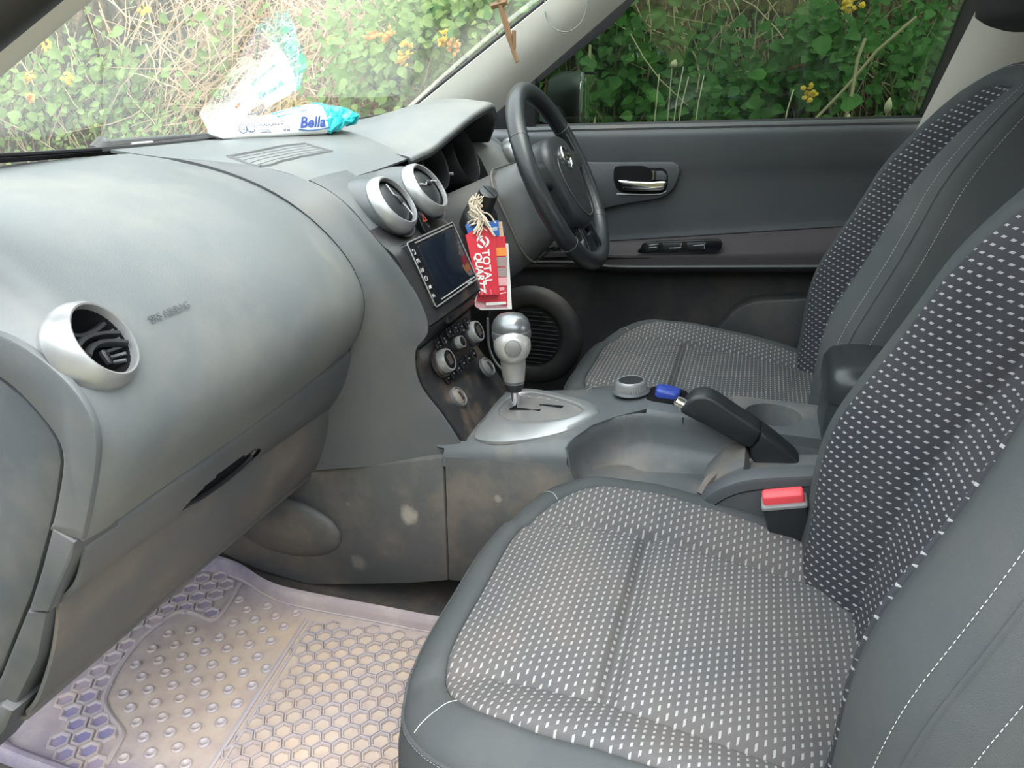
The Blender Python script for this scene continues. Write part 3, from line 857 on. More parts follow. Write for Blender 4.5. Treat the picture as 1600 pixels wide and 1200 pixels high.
# ------------------------------------------------------------------ driver's side of the dashboard
lip = [P(640, 252, x=.15), P(655, 245, x=.175), P(675, 235, x=.205), P(703, 212, x=.26), P(734, 186, x=.34), P(758, 171, x=.42), P(770, 168, x=.49), P(773, 186, x=.545), P(763, 216, x=.575)]
NL = len(lip)
front = []
for k, p in enumerate(lip):
    s = k / (NL - 1)
    x = .135 + .47 * s
    front.append((x, .80 - .10 * (x - .1) ** 2 - .03 * s, .760 + .006 * math.sin(PI * s)))
mid = []
for k, (p, q) in enumerate(zip(lip, front)):
    s = k / (NL - 1)
    m_ = V(p) * .5 + V(q) * .5
    m_[2] = max(p[2] + (.016 * math.sin(PI * s)) , m_[2] - .01) if k not in (0, NL - 1) else m_[2] - .002
    m_[2] = min(m_[2], .80)
    mid.append(tuple(m_))
lipf = [tuple(V(p) + V((0, .012, .006))) for p in lip]
lipd = [tuple(V(p) + V((0.0015, .004, -.007))) for p in lip]
cenx = V((.37, .62, .68))
und1 = [tuple(V(p) * .93 + cenx * .07 + V((0, .05, -.004))) for p in lip]
und2 = [tuple(V(p) * .80 + cenx * .20 + V((0, .13, -.006))) for p in lip]
hood = patch([front, mid, lipf, lip], 7, 7)
part('instrument_hood', thick(hood, 0.004), M_['dash'], dash, label='arched grey hood over the instruments', ang=60)
part('hood_underside', thick(patch([lip, lipd, und1, und2], 7, 5), 0.003), M_['black'], dash, ang=60)
part('hood_lip', tube(crom(lip, 50), .0038, 8), M_['panel'], dash)
# instrument binnacle: dark back plate, two gauge tubes with faces
bn = nrm((0, -.93, .36))
part('instrument_panel', xf(prism(rrect(.38, .13, .06), -.01, 0, .002), frame((.37, .66, .668), bn)), M_['dark'], dash)
for gx, gr_ in ((.275, .050), (.440, .056)):
    M = frame((gx, .635, .680), bn)
    gt = part('gauge', lathe([(gr_ * 1.08, .002), (gr_ * 1.08, .050), (gr_ * 1.03, .054), (gr_ * .98, .050), (gr_ * .96, .0)], 40, M), M_['black'], dash, label='round dark instrument gauge')
    part('gauge_face', lathe([(gr_ * .97, .002), (.001, .002)], 36, M), M_['gloss'], gt)
    part('gauge_needle', xf(box(.003, gr_ * .7, .002, .0005, Matrix.Rotation(2.2, 4, 'Z') @ Matrix.Translation((0, gr_ * .3, .006))), M), M_['redmark'], gt)
    for k in range(9):
        a = -.6 + k * (PI + 1.2) / 8
        part('gauge_tick', xf(box(.002, .009, .001, .0003, Matrix.Rotation(a - PI / 2, 4, 'Z') @ Matrix.Translation((0, gr_ * .86, .004))), M), M_['mark'], gt)
part('trip_display', xf(prism(rrect(.055, .07, .004), 0, .012, .001), frame((.36, .632, .672), bn)), M_['gloss'], dash)
part('reset_stalk', tube([(.335, .60, .67), (.338, .575, .672)], .003, 8), M_['mark'], dash)
# cowl around the instruments, and lower dash on that side
rightp = [
    [tuple(V(p) + V((0, .01, -.003))) for p in front[-3:]] + [(.60, .76, .752), (.70, .73, .75)],
]
def dprof(x, w): return [(x, y, z) for y, z in w]
Lr = [[(x, y, z) for x in (.565, .60, .64, .69)] for y, z in ((.77, .757), (.70, .745), (.62, .725), (.565, .695), (.535, .65), (.515, .595), (.52, .54), (.55, .48))]
for i, row in enumerate(Lr):
    Lr[i] = [(x, y + .02 * (x > .68) + (.05 if (k == 0 and 1 < i < 6) else 0), z) for k, (x, y, z) in enumerate(row)]
part('driver_end_pad', thick(patch(Lr, 5, 6), 0.004), M_['dash'], dash, ang=60, label='light grey end of the dashboard beside the driver door')
vent(dash, V(P(803, 238, x=.635)) + V((0, -.01, 0)), nrm((0, -.88, .48)), .041, 'open', 'driver side end vent half hidden behind the steering wheel')
low = [[(x, y, z) for x in (.115, .25, .40, .55, .69)] for y, z in ((.66, .60), (.60, .585), (.565, .56), (.55, .50), (.57, .42), (.63, .34), (.75, .30), (1.0, .30))]
part('driver_knee_panel', thick(patch(low, 4, 5), 0.004), M_['doorlow'], dash, ang=60, label='dark lower dash panel under the steering column')
cowl = [[(x, y, z) for x in (.115, .16, .20, .56, .585)] for y, z in ((.60, .70), (.60, .65), (.60, .60), (.60, .585))]
part('binnacle_side', thick(patch([[(.117, .585, .70), (.135, .60, .708), (.155, .63, .705)], [(.117, .54, .65), (.14, .565, .65), (.165, .64, .65)], [(.117, .52, .60), (.15, .55, .60), (.19, .62, .60)]], 5, 5), .003), M_['black'], dash)

# ------------------------------------------------------------------ steering column and wheel
ta = math.radians(26.7)
wn = V((0, -math.cos(ta), math.sin(ta)))
wu = V((0, math.sin(ta), math.cos(ta)))
wc = V((.37, .361, .669))
def WF(u=0, v=0, w=0): return V((wc[0] + u, 0, 0)) + V((0, wc[1], wc[2])) + wu * v + wn * w
WMx = frame(wc, wn, (1, 0, 0))
colm = thing('steering_column', 'grey shrouded steering column with ignition knob behind the wheel', 'column', (.37, .47, .5))
secs = []
for w, ww, hh, dv, r in ((-.030, .135, .125, -.010, .04), (-.040, .165, .150, -.015, .05), (-.075, .190, .170, -.022, .055), (-.10, .196, .182, -.028, .055), (-.16, .205, .200, -.035, .05), (-.25, .21, .20, -.03, .04)):
    o = np.array(rrect(ww, hh, r, 8))
    secs.append([WF(a, b + dv, w) for a, b in o])
v, f = grid(np.array(secs), closed_u=True)
part('column_shroud', (v, f + [tuple(range(len(secs[0])))]), M_['panel'], colm, ang=60)
seam = []
o = np.array(rrect(.206, .194, .05, 8))
part('shroud_seam', tube(crom([WF(a, b - .028, -.100 - .00) for a, b in o], 60, closed=True) * 1.0, .0022, 6, closed=True), M_['side'], colm, label='dusty seam round the column shroud')
part('shroud_screw', lathe([(.011, 0), (.0105, .002), (.0095, .002), (.009, 0)], 24, frame(WF(.0, -.118, -.07), nrm(-wu + wn * .0 + V((-.3, 0, 0))))), M_['black'], colm)
# ignition knob
kc_ = V(P(764, 299, x=.225)); kd = nrm((-.32, -.42, .85))
ig = part('ignition_knob', lathe([(.0265, -.058), (.0215, -.050), (.0185, -.045), (.0182, -.006), (.0175, -.001), (.016, 0), (.0001, .0)], 36, frame(kc_, kd)), M_['black'], colm, label='black ignition twist knob')
part('knob_groove', xf(box(.030, .0014, .0012, .0003), frame(kc_ + kd * .0004, kd, (.5, 1, 0))), M_['dark'], ig)
part('knob_base', lathe([(.034, -.085), (.033, -.062), (.028, -.055), (.020, -.052)], 30, frame(kc_, kd)), M_['black'], colm)
part('ignition_housing', tube([kc_ - kd * .07, V((.31, .50, .60))], [.03, .045], 16), M_['black'], colm)

wheel = thing('steering_wheel', 'black leather steering wheel with a round badge on its pad', 'steering wheel', tuple(wc))
a = np.linspace(0, 2 * PI, 97)[:-1]
R0 = .1735
path = [WF(R0 * math.cos(t), R0 * math.sin(t), 0) for t in a]
part('rim', tube(path, .0172, 18, closed=True), M_['leather'], wheel, label='glossy worn leather rim')
for t in (.55, PI - .55, 3.85, 2 * PI - .70):
    p = WF(R0 * math.cos(t), R0 * math.sin(t), 0)
    rd = WF(math.cos(t), math.sin(t), 0) - wc
    ring = [p + (rd * math.cos(b_) + wn * math.sin(b_)) * .0174 for b_ in np.linspace(0, 2 * PI, 25)[:-1]]
    part('rim_seam', tube(ring, .0006, 5, closed=True), M_['panel'], wheel)
for k in range(46):
    t = -.62 + k * 1.1 / 45
    rd = WF(math.cos(t), math.sin(t), 0) - wc
    p = WF(R0 * math.cos(t), R0 * math.sin(t), 0) - rd * .0150 + wn * .008
    if k == 0: st = []
    tg = WF(-math.sin(t), math.cos(t), 0) - wc
    st.append(tube([p - tg * .0006 - rd * .003 , p + tg * .001, p + rd * .003 + tg * .0012 + wn * .002], .0007, 4))
part('rim_stitching', join(*st), M_['panel'], wheel)
# hub pad
half = [(0, .078), (.045, .076), (.078, .060), (.090, .030), (.088, -.01), (.075, -.06), (.055, -.098), (.0, -.108)]
outl = crom(half + [(-x, y) for x, y in half[-2:0:-1]], 72, closed=True)
rows = []
for sc, w in ((.80, -.055), (.92, -.045), (1.0, -.02), (1.0, .004), (.97, .014), (.90, .0195), (.6, .023), (.3, .0245), (.02, .025)):
    rows.append([WF(x * sc, y * sc, w) for x, y in outl])
v, f = grid(np.array(rows), closed_u=True)
pad = part('airbag_pad', (v, f), M_['black'], wheel, label='black centre pad of the steering wheel', ang=60)
part('pad_seam', tube([WF(x, y, .0222) for x, y in crom([(-.062, .02), (-.045, .035), (-.02, .012), (.02, -.02), (.045, -.06), (.03, -.085), (-.01, -.085), (-.05, -.05), (-.066, -.01)], 60, closed=True)], .0009, 5, closed=True), M_['panel'], pad)
BM = WMx @ Matrix.Translation((.0, .030, .0255))
ringp = [(.0215 * math.cos(t), .0215 * math.sin(t), 0) for t in np.linspace(0, 2 * PI, 41)[:-1]]
bd = part('badge', xf(tube(ringp, .0028, 8, closed=True), BM), M_['chrome'], pad, label='chrome ring badge with a cross bar')
part('badge_bar', xf(box(.056, .0095, .004, .001), BM), M_['chrome'], pad)
# spokes
def spoke(p0, p1, w0, w1, nm='spoke', mat=None, th=.012):
    rows = []
    for k in np.linspace(0, 1, 8):
        c = V(p0) * (1 - k) + V(p1) * k
        d = nrm(V(p1) - V(p0)); n2 = V((-d[1], d[0], 0))
        hw = w0 * (1 - k) + w1 * k + .012 * abs(2 * k - 1) ** 3
        sec = []
        for t in np.linspace(0, 2 * PI, 17)[:-1]:
            o = c + n2 * hw * math.copysign(abs(math.cos(t)) ** .6, math.cos(t)) + V((0, 0, 1)) * th * math.copysign(abs(math.sin(t)) ** .7, math.sin(t))
            sec.append(WF(o[0], o[1], o[2]))
        rows.append(sec)
    v, f = grid(np.array(rows), closed_u=True)
    return part(nm, (v, f), mat or M_['leather'], wheel)
spoke((-.07, .012, -.006), (-R0, .02, -.002), .024, .018)
spoke((.07, .012, -.006), (R0, .02, -.002), .024, .018)
spoke((-.03, -.085, -.004), (-.042, -R0 + .004, -.002), .018, .014, 'lower_spoke', M_['gloss'])
spoke((.03, -.085, -.004), (.042, -R0 + .004, -.002), .018, .014, 'lower_spoke', M_['gloss'])
part('lower_spoke_bridge', xf(prism(rrect(.118, .052, .018), -.010, .008, .004), WMx @ Matrix.Translation((0, -R0 + .030, -.002))), M_['gloss'], wheel)

# ------------------------------------------------------------------ driver's door
door = thing('door_1', 'closed driver door with dark grey panel, chrome handle and tinted window', 'car door', (.74, 0, .0), kind='structure')
zs = lambda y: .755 - .039 * y
zc = lambda y: .516 - .125 * y
za = lambda y: .449 - .075 * y
ysd = np.linspace(.80, -.62, 30)
def drow(fx): return [fx(y) for y in ysd]
top = [drow(lambda y: (.765, y, zs(y) - .012)), drow(lambda y: (.745, y, zs(y) - .002)), drow(lambda y: (.728, y, zs(y))), drow(lambda y: (.712, y, zs(y) - .012)),
       drow(lambda y: (.709, y, zs(y) - .030)), drow(lambda y: (.712, y, zs(y) - .075)), drow(lambda y: (.718, y, (zs(y) + zc(y)) / 2)), drow(lambda y: (.720, y, zc(y) + .03)), drow(lambda y: (.717, y, zc(y) + .004))]
part('door_panel', thick(patch(np.array(top), 1, 4), -.006), M_['doorskin'], door, ang=60)
part('sill_strip', tube([(.722, y, zs(y) - .002) for y in np.linspace(.55, -.45, 24)], .007, 8), M_['panel'], door, label='paler ledge along the foot of the door glass')
fz = lambda y: min(1, max(0, (.42 - y) / .12))
arm = [drow(lambda y: (.720, y, zc(y) + .003)), drow(lambda y: (.712, y, zc(y) - .002)), drow(lambda y: (.717 - .027 * fz(y), y, zc(y) - .010)), drow(lambda y: (.719 - .049 * fz(y), y, zc(y) - .030)),
       drow(lambda y: (.719 - .057 * fz(y), y, za(y) + .03)), drow(lambda y: (.719 - .058 * fz(y), y, za(y) + .006))]
part('armrest', thick(patch(np.array(arm), 1, 4), -.006), M_['doorfab'], door, ang=60, label='brownish cloth armrest of the door')
edge = [(.719 - .059 * fz(y), y, za(y) + .003) for y in ysd]
part('armrest_edge', tube(edge, .0035, 6), M_['panel'], door)
lowp = [drow(lambda y: (.719 - .058 * fz(y), y, za(y))), drow(lambda y: (.719 - .045 * fz(y), y, za(y) - .012)), drow(lambda y: (.728, y, za(y) - .03)), drow(lambda y: (.73, y, .30)), drow(lambda y: (.73, y, .12)), drow(lambda y: (.73, y, -.02))]
part('lower_panel', thick(patch(np.array(lowp), 1, 4), -.006), M_['doorlow'], door, ang=60)
part('door_outer_skin', bx_(.765, .79, -.62, .86, -.06, .735), M_['panel'], door)
# handle bezel
def PX(px, py, x): return P(px, py, x=x)
zin = lambda zx, zy: (940 + zx * 220 / 1389., 230 + zy * 190 / 1200.)
bz_out = [(900, 253)] + [zin(*q) for q in ((0, 150), (400, 148), (700, 146), (755, 175), (775, 230), (755, 310), (715, 400), (650, 470), (560, 510), (300, 550), (140, 580))] + [(930, 330), (900, 340)]
bez = part('handle_bezel', slab(bz_out, .706, .012, .004), M_['doorskin'], door, label='dark surround of the door handle')
cav = [zin(*q) for q in crom([(118, 260), (130, 200), (200, 185), (400, 185), (470, 205), (600, 208), (645, 250), (655, 330), (630, 420), (560, 460), (250, 455), (160, 420), (122, 340)], 44, closed=True)]
part('handle_cavity', slab(cav, .7045, .006, .001), M_['dark'], bez)
pts = [P(*zin(*q), x=.704) for q in ((150, 462), (400, 468), (580, 462), (640, 430))]
part('bezel_glint', tube(crom(pts, 20), .0014, 5), M_['mark'], bez)  # pale tube painting a highlight along the lower bezel edge
hp = [zin(*q) for q in crom([(162, 325), (300, 335), (480, 340), (630, 335), (632, 375), (600, 425), (540, 432), (240, 430), (200, 400)], 40, closed=True)]
part('door_handle', slab(hp, .694, .010, .004), M_['chrome'], bez, label='chrome door pull')
hp = [zin(*q) for q in ((485, 232), (525, 232), (522, 320), (492, 320))]
part('lock_button', slab(hp, .696, .008, .002), M_['chrome'], bez, label='chrome lock tab')
hp = [zin(*q) for q in ((530, 240), (600, 236), (640, 275), (640, 325), (530, 325))]
part('lock_plate', slab(hp, .699, .006, .002), M_['doorskin'], bez)
# switch panel on the armrest
sp = [zin(*q) for q in crom([(375, 1050), (380, 1000), (430, 945), (700, 928), (1000, 915), (1150, 912), (1190, 940), (1175, 1010), (1130, 1035), (800, 1042)], 40, closed=True)]
swp = part('switch_panel', slab(sp, .6585, .012, .002), M_['gloss'], door, label='gloss black window switch panel')
for q in (((440, 955), (555, 950), (550, 1020), (430, 1030)), ((600, 950), (790, 940), (780, 1020), (615, 1025)), ((840, 945), (1025, 935), (1015, 1010), (850, 1018))):
    hp = [zin(*k) for k in q]
    sw_ = part('window_switch', slab(hp, .656, .004, .0012), M_['black'], swp)
for q0, q1 in (((470, 990), (545, 986)), ((670, 996), (780, 990)), ((905, 972), (1010, 964)), ((780, 990), (790, 945)), ((1012, 1000), (1022, 945)), ((470, 970), (560, 955))):
    part('switch_marking', tube([P(*zin(*q0), x=.6553), P(*zin(*q1), x=.6553)], .0006, 4), M_['mark'], swp)
# pocket at the bottom, speaker ring
pk = [(1122, 512), (1150, 482), (1180, 470), (1250, 466), (1330, 462), (1330, 640), (1080, 640), (1090, 545)]
part('door_pocket', slab(pk, .672, .05, .008), M_['doorlow'], door, label='moulded map pocket low on the door')
scn = V(P(832, 524, x=.715)) + V((-.012, 0, 0))
SPM = frame(scn, (-1, 0, 0), (0, 1, 0))
spk = part('speaker_surround', lathe([(.135, -.014), (.128, -.002), (.115, .004), (.092, .006), (.084, .002), (.080, -.002)], 48, SPM), M_['doorlow'], door, label='round speaker surround on the door')
part('speaker_grille', lathe([(.080, -.002), (.06, .001), (.001, .003)], 40, SPM), M_['black'], spk)
for k in range(-6, 7):
    yy = k * .0115
    ww = math.sqrt(.076 ** 2 - yy ** 2)
    part('grille_rib', xf(box(ww * 2, .0035, .003, .0008, Matrix.Translation((0, yy, .004))), SPM), M_['black'], spk)
# window frame and glass on the leaning plane
TO, TN = V((.745, 0, .755)), nrm((1, 0, .28))
def PT(px, py, d=0.0): return tuple(ray_plane(px, py, TO - TN * d, TN))
def slab_t(px, d0, th, bev=.003):
    o = np.array([PT(*q, d0) for q in px]); b = o + TN * th
    c = o.mean(0); n = len(o)
    r0 = o + (c - o) * 0.0
    v, f = grid(np.array([b, r0]), closed_u=True)
    return v, f + [tuple(range(n))[::-1], tuple(n + k for k in range(n))]
gl = [[PT(px, py, -.006) for px in np.linspace(pl_, 1560, 16)] for pl_, py in ((772, 215), (806, 160), (868, 100), (920, 50), (968, 0), (1010, -60), (1060, -120))]
gl = [[(q[0], q[1], q[2]) for q in r] for r in gl]
win = solo('window_2', grid(gl), M_['doorglass'], 'dark tinted streaky glass of the driver window', 'window glass', kind='structure')
part('window_frame', slab_t([(740, 208), (985, -40), (1010, -110), (1080, -120), (1030, -40), (958, 38), (838, 132), (838, 206)], .008, .03), M_['black'], door, label='black front frame of the driver window')
part('window_frame', slab_t([(1430, 200), (1524, -30), (1560, -110), (1585, -110), (1545, -20), (1452, 205)], .004, .03), M_['black'], door, label='black rear frame of the driver window')
part('window_divider', slab_t([(826, 206), (829, 128), (836, 122), (836, 206)], .014, .03), M_['rubber'], door)
part('glass_seal', tube([(.742, y, zs(y) + .004) for y in np.linspace(.52, -.40, 20)], .006, 6), M_['rubber'], door)
# outside mirror
mir = thing('door_mirror', 'dark outside mirror seen through the driver window', 'mirror', (.93, .5, .72))
mc = V(P(893, 155, x=.95))
rows = []
for k, w in ((.55, .06), (.85, .045), (1.0, .01), (1.0, -.03), (.96, -.04)):
    o = np.array(rrect(.23, .135, .055, 8)) * k
    rows.append([mc + V((x + .02, w, z_)) for x, z_ in o])
v, f = grid(np.array(rows), closed_u=True)
part('mirror_housing', (v, f + [tuple(range(len(rows[0])))]), M_['black'], mir)
part('mirror_pane', xf(prism(rrect(.215, .12, .05), 0, .003, .001), frame(mc + V((.02, -.039, 0)), (0, -1, 0))), M_['chrome'], mir, label='mirror pane')
part('mirror_rim', tube([mc + V((-.094 + .02 , -.04, -.03)), mc + V((-.094 + .02, -.04, .03)), mc + V((-.08 + .02, -.04, .062))], .006, 6), M_['silver'], mir, label='pale inner edge of the mirror')
part('mirror_foot', tube([mc + V((-.05, .02, -.03)), mc + V((-.17, .03, -.075))], [.035, .03], 12), M_['black'], mir)
# ------------------------------------------------------------------ centre console
M_['fabric_plain'] = plastic('plain_seat_fabric', (0.062, 0.068, 0.072), 0.9, 0.25, (0.16, 0.145, 0.13), 5, 0.8, 1400, spec=0.25)
def pattern_mat(name, base, mark, pu, pv, a, b, slant, dusty):
    m, t, bs = newmat(name)
    bs.inputs['Roughness'].default_value = .92
    bs.inputs['Specular IOR Level'].default_value = .2
    uvn = t.nodes.new('ShaderNodeUVMap')
    sp_ = t.nodes.new('ShaderNodeSeparateXYZ'); t.links.new(uvn.outputs[0], sp_.inputs[0])
    v_ = math_n(t, 'DIVIDE', sp_.outputs['Y'], pv)
    row = math_n(t, 'FLOOR', v_)
    odd = math_n(t, 'MULTIPLY', math_n(t, 'FLOORED_MODULO', row, 2.0), .5)
    vv = math_n(t, 'SUBTRACT', math_n(t, 'FRACT', v_), .5)
    u_ = math_n(t, 'ADD', math_n(t, 'DIVIDE', sp_.outputs['X'], pu), odd)
    u_ = math_n(t, 'MULTIPLY_ADD', vv, slant, u_)
    uu = math_n(t, 'SUBTRACT', math_n(t, 'FRACT', u_), .5)
    mk = math_n(t, 'MULTIPLY', math_n(t, 'LESS_THAN', math_n(t, 'ABSOLUTE', uu), a), math_n(t, 'LESS_THAN', math_n(t, 'ABSOLUTE', vv), b))
    # thread lines cut the mark
    th = math_n(t, 'MULTIPLY_ADD', math_n(t, 'SINE', math_n(t, 'MULTIPLY', vv, 40.0)), .12, .88)
    co = objco(t)
    d = math_n(t, 'MULTIPLY', ramp(t, noise(t, 5, 5, co, .6), .40, .72), dusty)
    basec = mixcol(t, d, rgb(base), (0.165, 0.135, 0.12, 1))
    weave = math_n(t, 'MULTIPLY_ADD', noise(t, 1800, 1, co), .35, .82)
    mixn = mixcol(t, math_n(t, 'MULTIPLY', mk, th), basec, rgb(mark))
    mm = t.nodes.new('ShaderNodeMix'); mm.data_type = 'RGBA'; mm.blend_type = 'MULTIPLY'; mm.inputs[0].default_value = 1
    t.links.new(mixn, mm.inputs[6])
    cb = t.nodes.new('ShaderNodeCombineColor')
    for i in range(3): t.links.new(weave, cb.inputs[i])
    t.links.new(cb.outputs[0], mm.inputs[7])
    t.links.new(mm.outputs[2], bs.inputs['Base Color'])
    bump(t, bs, mk, .4, .0006)
    return m
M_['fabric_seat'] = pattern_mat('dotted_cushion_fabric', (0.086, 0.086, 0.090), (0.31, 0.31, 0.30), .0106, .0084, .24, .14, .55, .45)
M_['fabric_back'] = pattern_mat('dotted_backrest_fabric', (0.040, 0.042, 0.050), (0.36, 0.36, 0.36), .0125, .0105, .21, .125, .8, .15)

M_['capgrey'] = simple('cap_grey', (0.22, 0.23, 0.24), .28, .7)
con = thing('centre_console', 'grey centre console between the front seats with gear selector and cup holder', 'console', (0, .1, 0))
zt = lambda y: .355 - .158 * (y - .198)
CTO, CTN = V((0, .198, .355)), nrm((0, .158, 1))
def CT(px, py, h=0.0): return V(tuple(ray_plane(px, py, CTO + CTN * h, CTN)))
xsec = [(-.138, -.034), (-.137, -.020), (-.128, -.007), (-.105, -.001), (-.06, .0), (-.03, .0), (0, 0), (.05, 0), (.092, -.001), (.110, -.008), (.117, -.024), (.118, -.26)]
def yend(x): return float(np.interp(x, [-.138, -.105, -.08, -.06, -.03, -.012, .0], [.216, .214, .206, .195, .166, .125, .12]))
rows = []
for k in np.linspace(0, 1, 12):
    ys_ = lambda x: .414 if x < -.11 else .48
    rows.append([(x, ys_(x) * (1 - k) + yend(x) * k, zt(ys_(x) * (1 - k) + yend(x) * k) + dz) for x, dz in xsec])
part('console_top', thick(rows, -.004), M_['console'], con, label='dusty grey top of the console round the gear selector', ang=60)
# scooped bin on the passenger side
pth = crom([(-.137, .217), (-.105, .2145), (-.06, .196), (-.03, .166), (-.013, .12), (-.010, .05), (-.010, -.05), (-.010, -.24)], 40)
rows = []
tang = np.gradient(pth, axis=0)
for i, (x, y) in enumerate(pth):
    tg_ = nrm(tang[i]); nn = V((-abs(tg_[1]), -abs(tg_[0]))) if True else 0
    nn = nrm(nn + V((-.02, 0)))
    zz = zt(y) if y > .121 else zt(.12) - .004 * (.12 - y) / .1
    sec = []
    for o, z in ((0, zz - .001), (.003, zz - .006), (.005, zz - .02), (.009, zz - .045), (.018, zz - .062), (.034, zz - .072), (.055, zz - .077), (.075, zz - .079)):
        sec.append((x + nn[0] * o, y + nn[1] * o, z))
    rows.append(sec)
part('bin_wall', thick(rows, .003), M_['console'], con, label='scooped storage bin beside the handbrake', ang=60)
part('bin_floor', bx_(-.137, -.03, -.25, .200, .25, .2905, .003), M_['console'], con)
part('bin_seam', tube([P(1067, 652, x=-.0125), P(1068, 690, x=-.015), P(1069, 712, x=-.018), P(1080, 724, x=-.022), P(1100, 722, x=-.022), P(1140, 712, x=-.022)], .0008, 5), M_['dark'], con)
# right deck with knob, blue cap and cup holder
xs = [-.011, -.004, .0, .04, .08, .100, .110, .117, .118]
zd = [-.010, -.001, 0, 0, 0, 0, -.006, -.02, -.26]
zk = lambda y: zt(.12) - .004 * (.12 - y) / .1
rows = [[(x, y, zk(y) + d) for x, d in zip(xs, zd)] for y in np.linspace(.121, -.004, 8)]
part('console_deck', thick(rows, -.004), M_['console'], con, ang=60)
cc_ = V((.060, -.070)); R_ = .042
ang = np.linspace(0, 2 * PI, 65)[:-1]
def rect_at(t, x0, x1, y0, y1):
    c, s = math.cos(t), math.sin(t)
    k = min(((x1 - cc_[0]) / c if c > 0 else (x0 - cc_[0]) / c) if abs(c) > 1e-9 else 9, ((y1 - cc_[1]) / s if s > 0 else (y0 - cc_[1]) / s) if abs(s) > 1e-9 else 9)
    return cc_[0] + c * k, cc_[1] + s * k
rows = [[(*rect_at(t, -.011, .117, -.165, -.004), zk(-.08) - .001) for t in ang]]
for r, dz in ((R_ + .004, -.001), (R_ + .001, -.002), (R_, -.006), (R_ - .004, -.06), (R_ - .008, -.068), (.002, -.069)):
    rows.append([(cc_[0] + r * math.cos(t), cc_[1] + r * math.sin(t), zk(-.08) + dz) for t in ang])
v, f = grid(np.array(rows), closed_u=True)
part('cup_holder', (v, f), M_['console'], con, label='round cup holder set in the console', ang=50)
part('deck_side', bx_(-.011, .117, -.40, -.004, .06, zk(-.08) - .0715, .002), M_['console'], con)
part('deck_side', thick([[(-.0112, y, z) for y in (.0, -.20, -.40)] for z in (zk(-.08), zk(-.08) - .08, .28)], .003), M_['console'], con)
part('console_core', bx_(-.080, .110, -.60, .37, .02, .20, .004), M_['side'], con)
kk = V(P(985, 631, x=.062))
M = frame((kk[0], kk[1], zk(kk[1])), (0, 0.1, 1))
N = 72
a_ = np.linspace(0, 2 * PI, N, endpoint=False)
fl_ = 1 + .07 * (np.arange(N) % 2)
rows = [np.stack([np.cos(a_) * r * (fl_ if rib else 1), np.sin(a_) * r * (fl_ if rib else 1), np.full(N, z)], axis=1) for r, z, rib in ((.0250, 0, 1), (.0238, .015, 1), (.0230, .0172, 0), (.0205, .0186, 0))]
v, f = grid(np.array(rows), closed_u=True)
dk = part('drive_mode_dial', xf((v, f), M), M_['bezel'], con, label='ribbed silver rotary dial behind the gear selector')
part('dial_face', lathe([(.0208, .0186), (.012, .0188), (.0001, .0189)], 32, M), M_['black'], dk)
part('dial_rim', lathe([(.0236, .0155), (.0226, .0178), (.0212, .0190), (.0200, .0187)], 40, M), M_['silver'], dk)
part('dial_base', lathe([(.031, -.001), (.029, .002), (.026, .003)], 40, M), M_['console'], con)
bc = V(P(1041, 636, x=.062))
M = frame((bc[0], bc[1], zk(bc[1])), (0, .0, 1))
part('socket_well', prism(rrect(.062, .062, .012), -.001, .0022, .001, M), M_['dark'], con)
lidc = part('socket_cap', prism(rrect(.034, .040, .010), .001, .014, .004, M @ Matrix.Rotation(.1, 4, 'X')), M_['blue'], con, label='blue plastic socket cap on the console')
part('cap_mark', prism(rrect(.016, .008, .003), 0.0138, .0144, 0, M @ Matrix.Rotation(.1, 4, 'X')), M_['blue'], lidc)
part('flank_edge', tube(crom([P(762, 497, x=.119), P(764, 540, x=.119), P(774, 565, x=.119), P(792, 585, x=.117)], 20), .0022, 6), M_['panel'], con)  # thin tube standing for the edge of the stack's right flank
# side panels facing the passenger footwell
part('side_panel', slab([(486, 738), (560, 730), (692, 715), (699, 907), (640, 912), (520, 914), (478, 913), (400, 890), (335, 858), (400, 800)], -.1388, .02, .003), M_['side'], con, label='dirty front side panel of the console')
part('side_panel', slab([(694, 714), (790, 719), (884, 723), (900, 752), (905, 930), (701, 907)], -.138, .02, .004), M_['side'], con, label='rear side panel of the console')
bl_c = V(P(440, 822, x=-.134))
rows = []
for ph in np.linspace(0, PI / 2, 9):
    rows.append([bl_c + V((-.030 * math.sin(ph), .120 * math.cos(ph) * math.cos(t) - .035 * math.sin(ph), .062 * math.cos(ph) * math.sin(t) + .034 * math.sin(ph))) for t in np.linspace(0, 2 * PI, 41)[:-1]])
v, f = grid(np.array(rows), closed_u=True)
part('side_bulge', (v, f), M_['side'], con, ang=70)
part('rear_side_cover', slab([tuple(q) for q in crom([(1092, 790), (1104, 775), (1130, 760), (1175, 748), (1265, 743), (1420, 738)], 20)] + [(1420, 960), (1180, 960), (1115, 850)], -.143, .03, .008), M_['doorskin'], con, label='curved grey side cover beside the handbrake')
part('cover_line', tube(crom([P(px, py, x=-.1445) for px, py in ((1112, 792), (1140, 776), (1180, 766), (1265, 760))], 24), .0007, 5), M_['dark'], con)
for k in range(3):
    o = k * 9
    part('gaiter_step', tube(crom([P(1094 + o, 772 - o * .3, x=-.11 + k * .012), P(1108 + o, 750 - o * .4, x=-.095 + k * .012), P(1132 + o, 733 - o * .4, x=-.075 + k * .012), P(1172 + o, 722 - o * .3, x=-.05 + k * .01)], 16), .006, 8), M_['lower'], con, label='dusty brown step at the handbrake base' if k == 0 else None)
part('gaiter_base', slab([(1090, 785), (1100, 760), (1128, 740), (1163, 727), (1172, 748), (1330, 752), (1330, 800), (1090, 800)], -.10, .08, .012), M_['lower'], con)
part('hand_slot', slab([(1238, 712), (1300, 714), (1300, 722), (1245, 722)], -.018, .006, .001), M_['lower'], con)
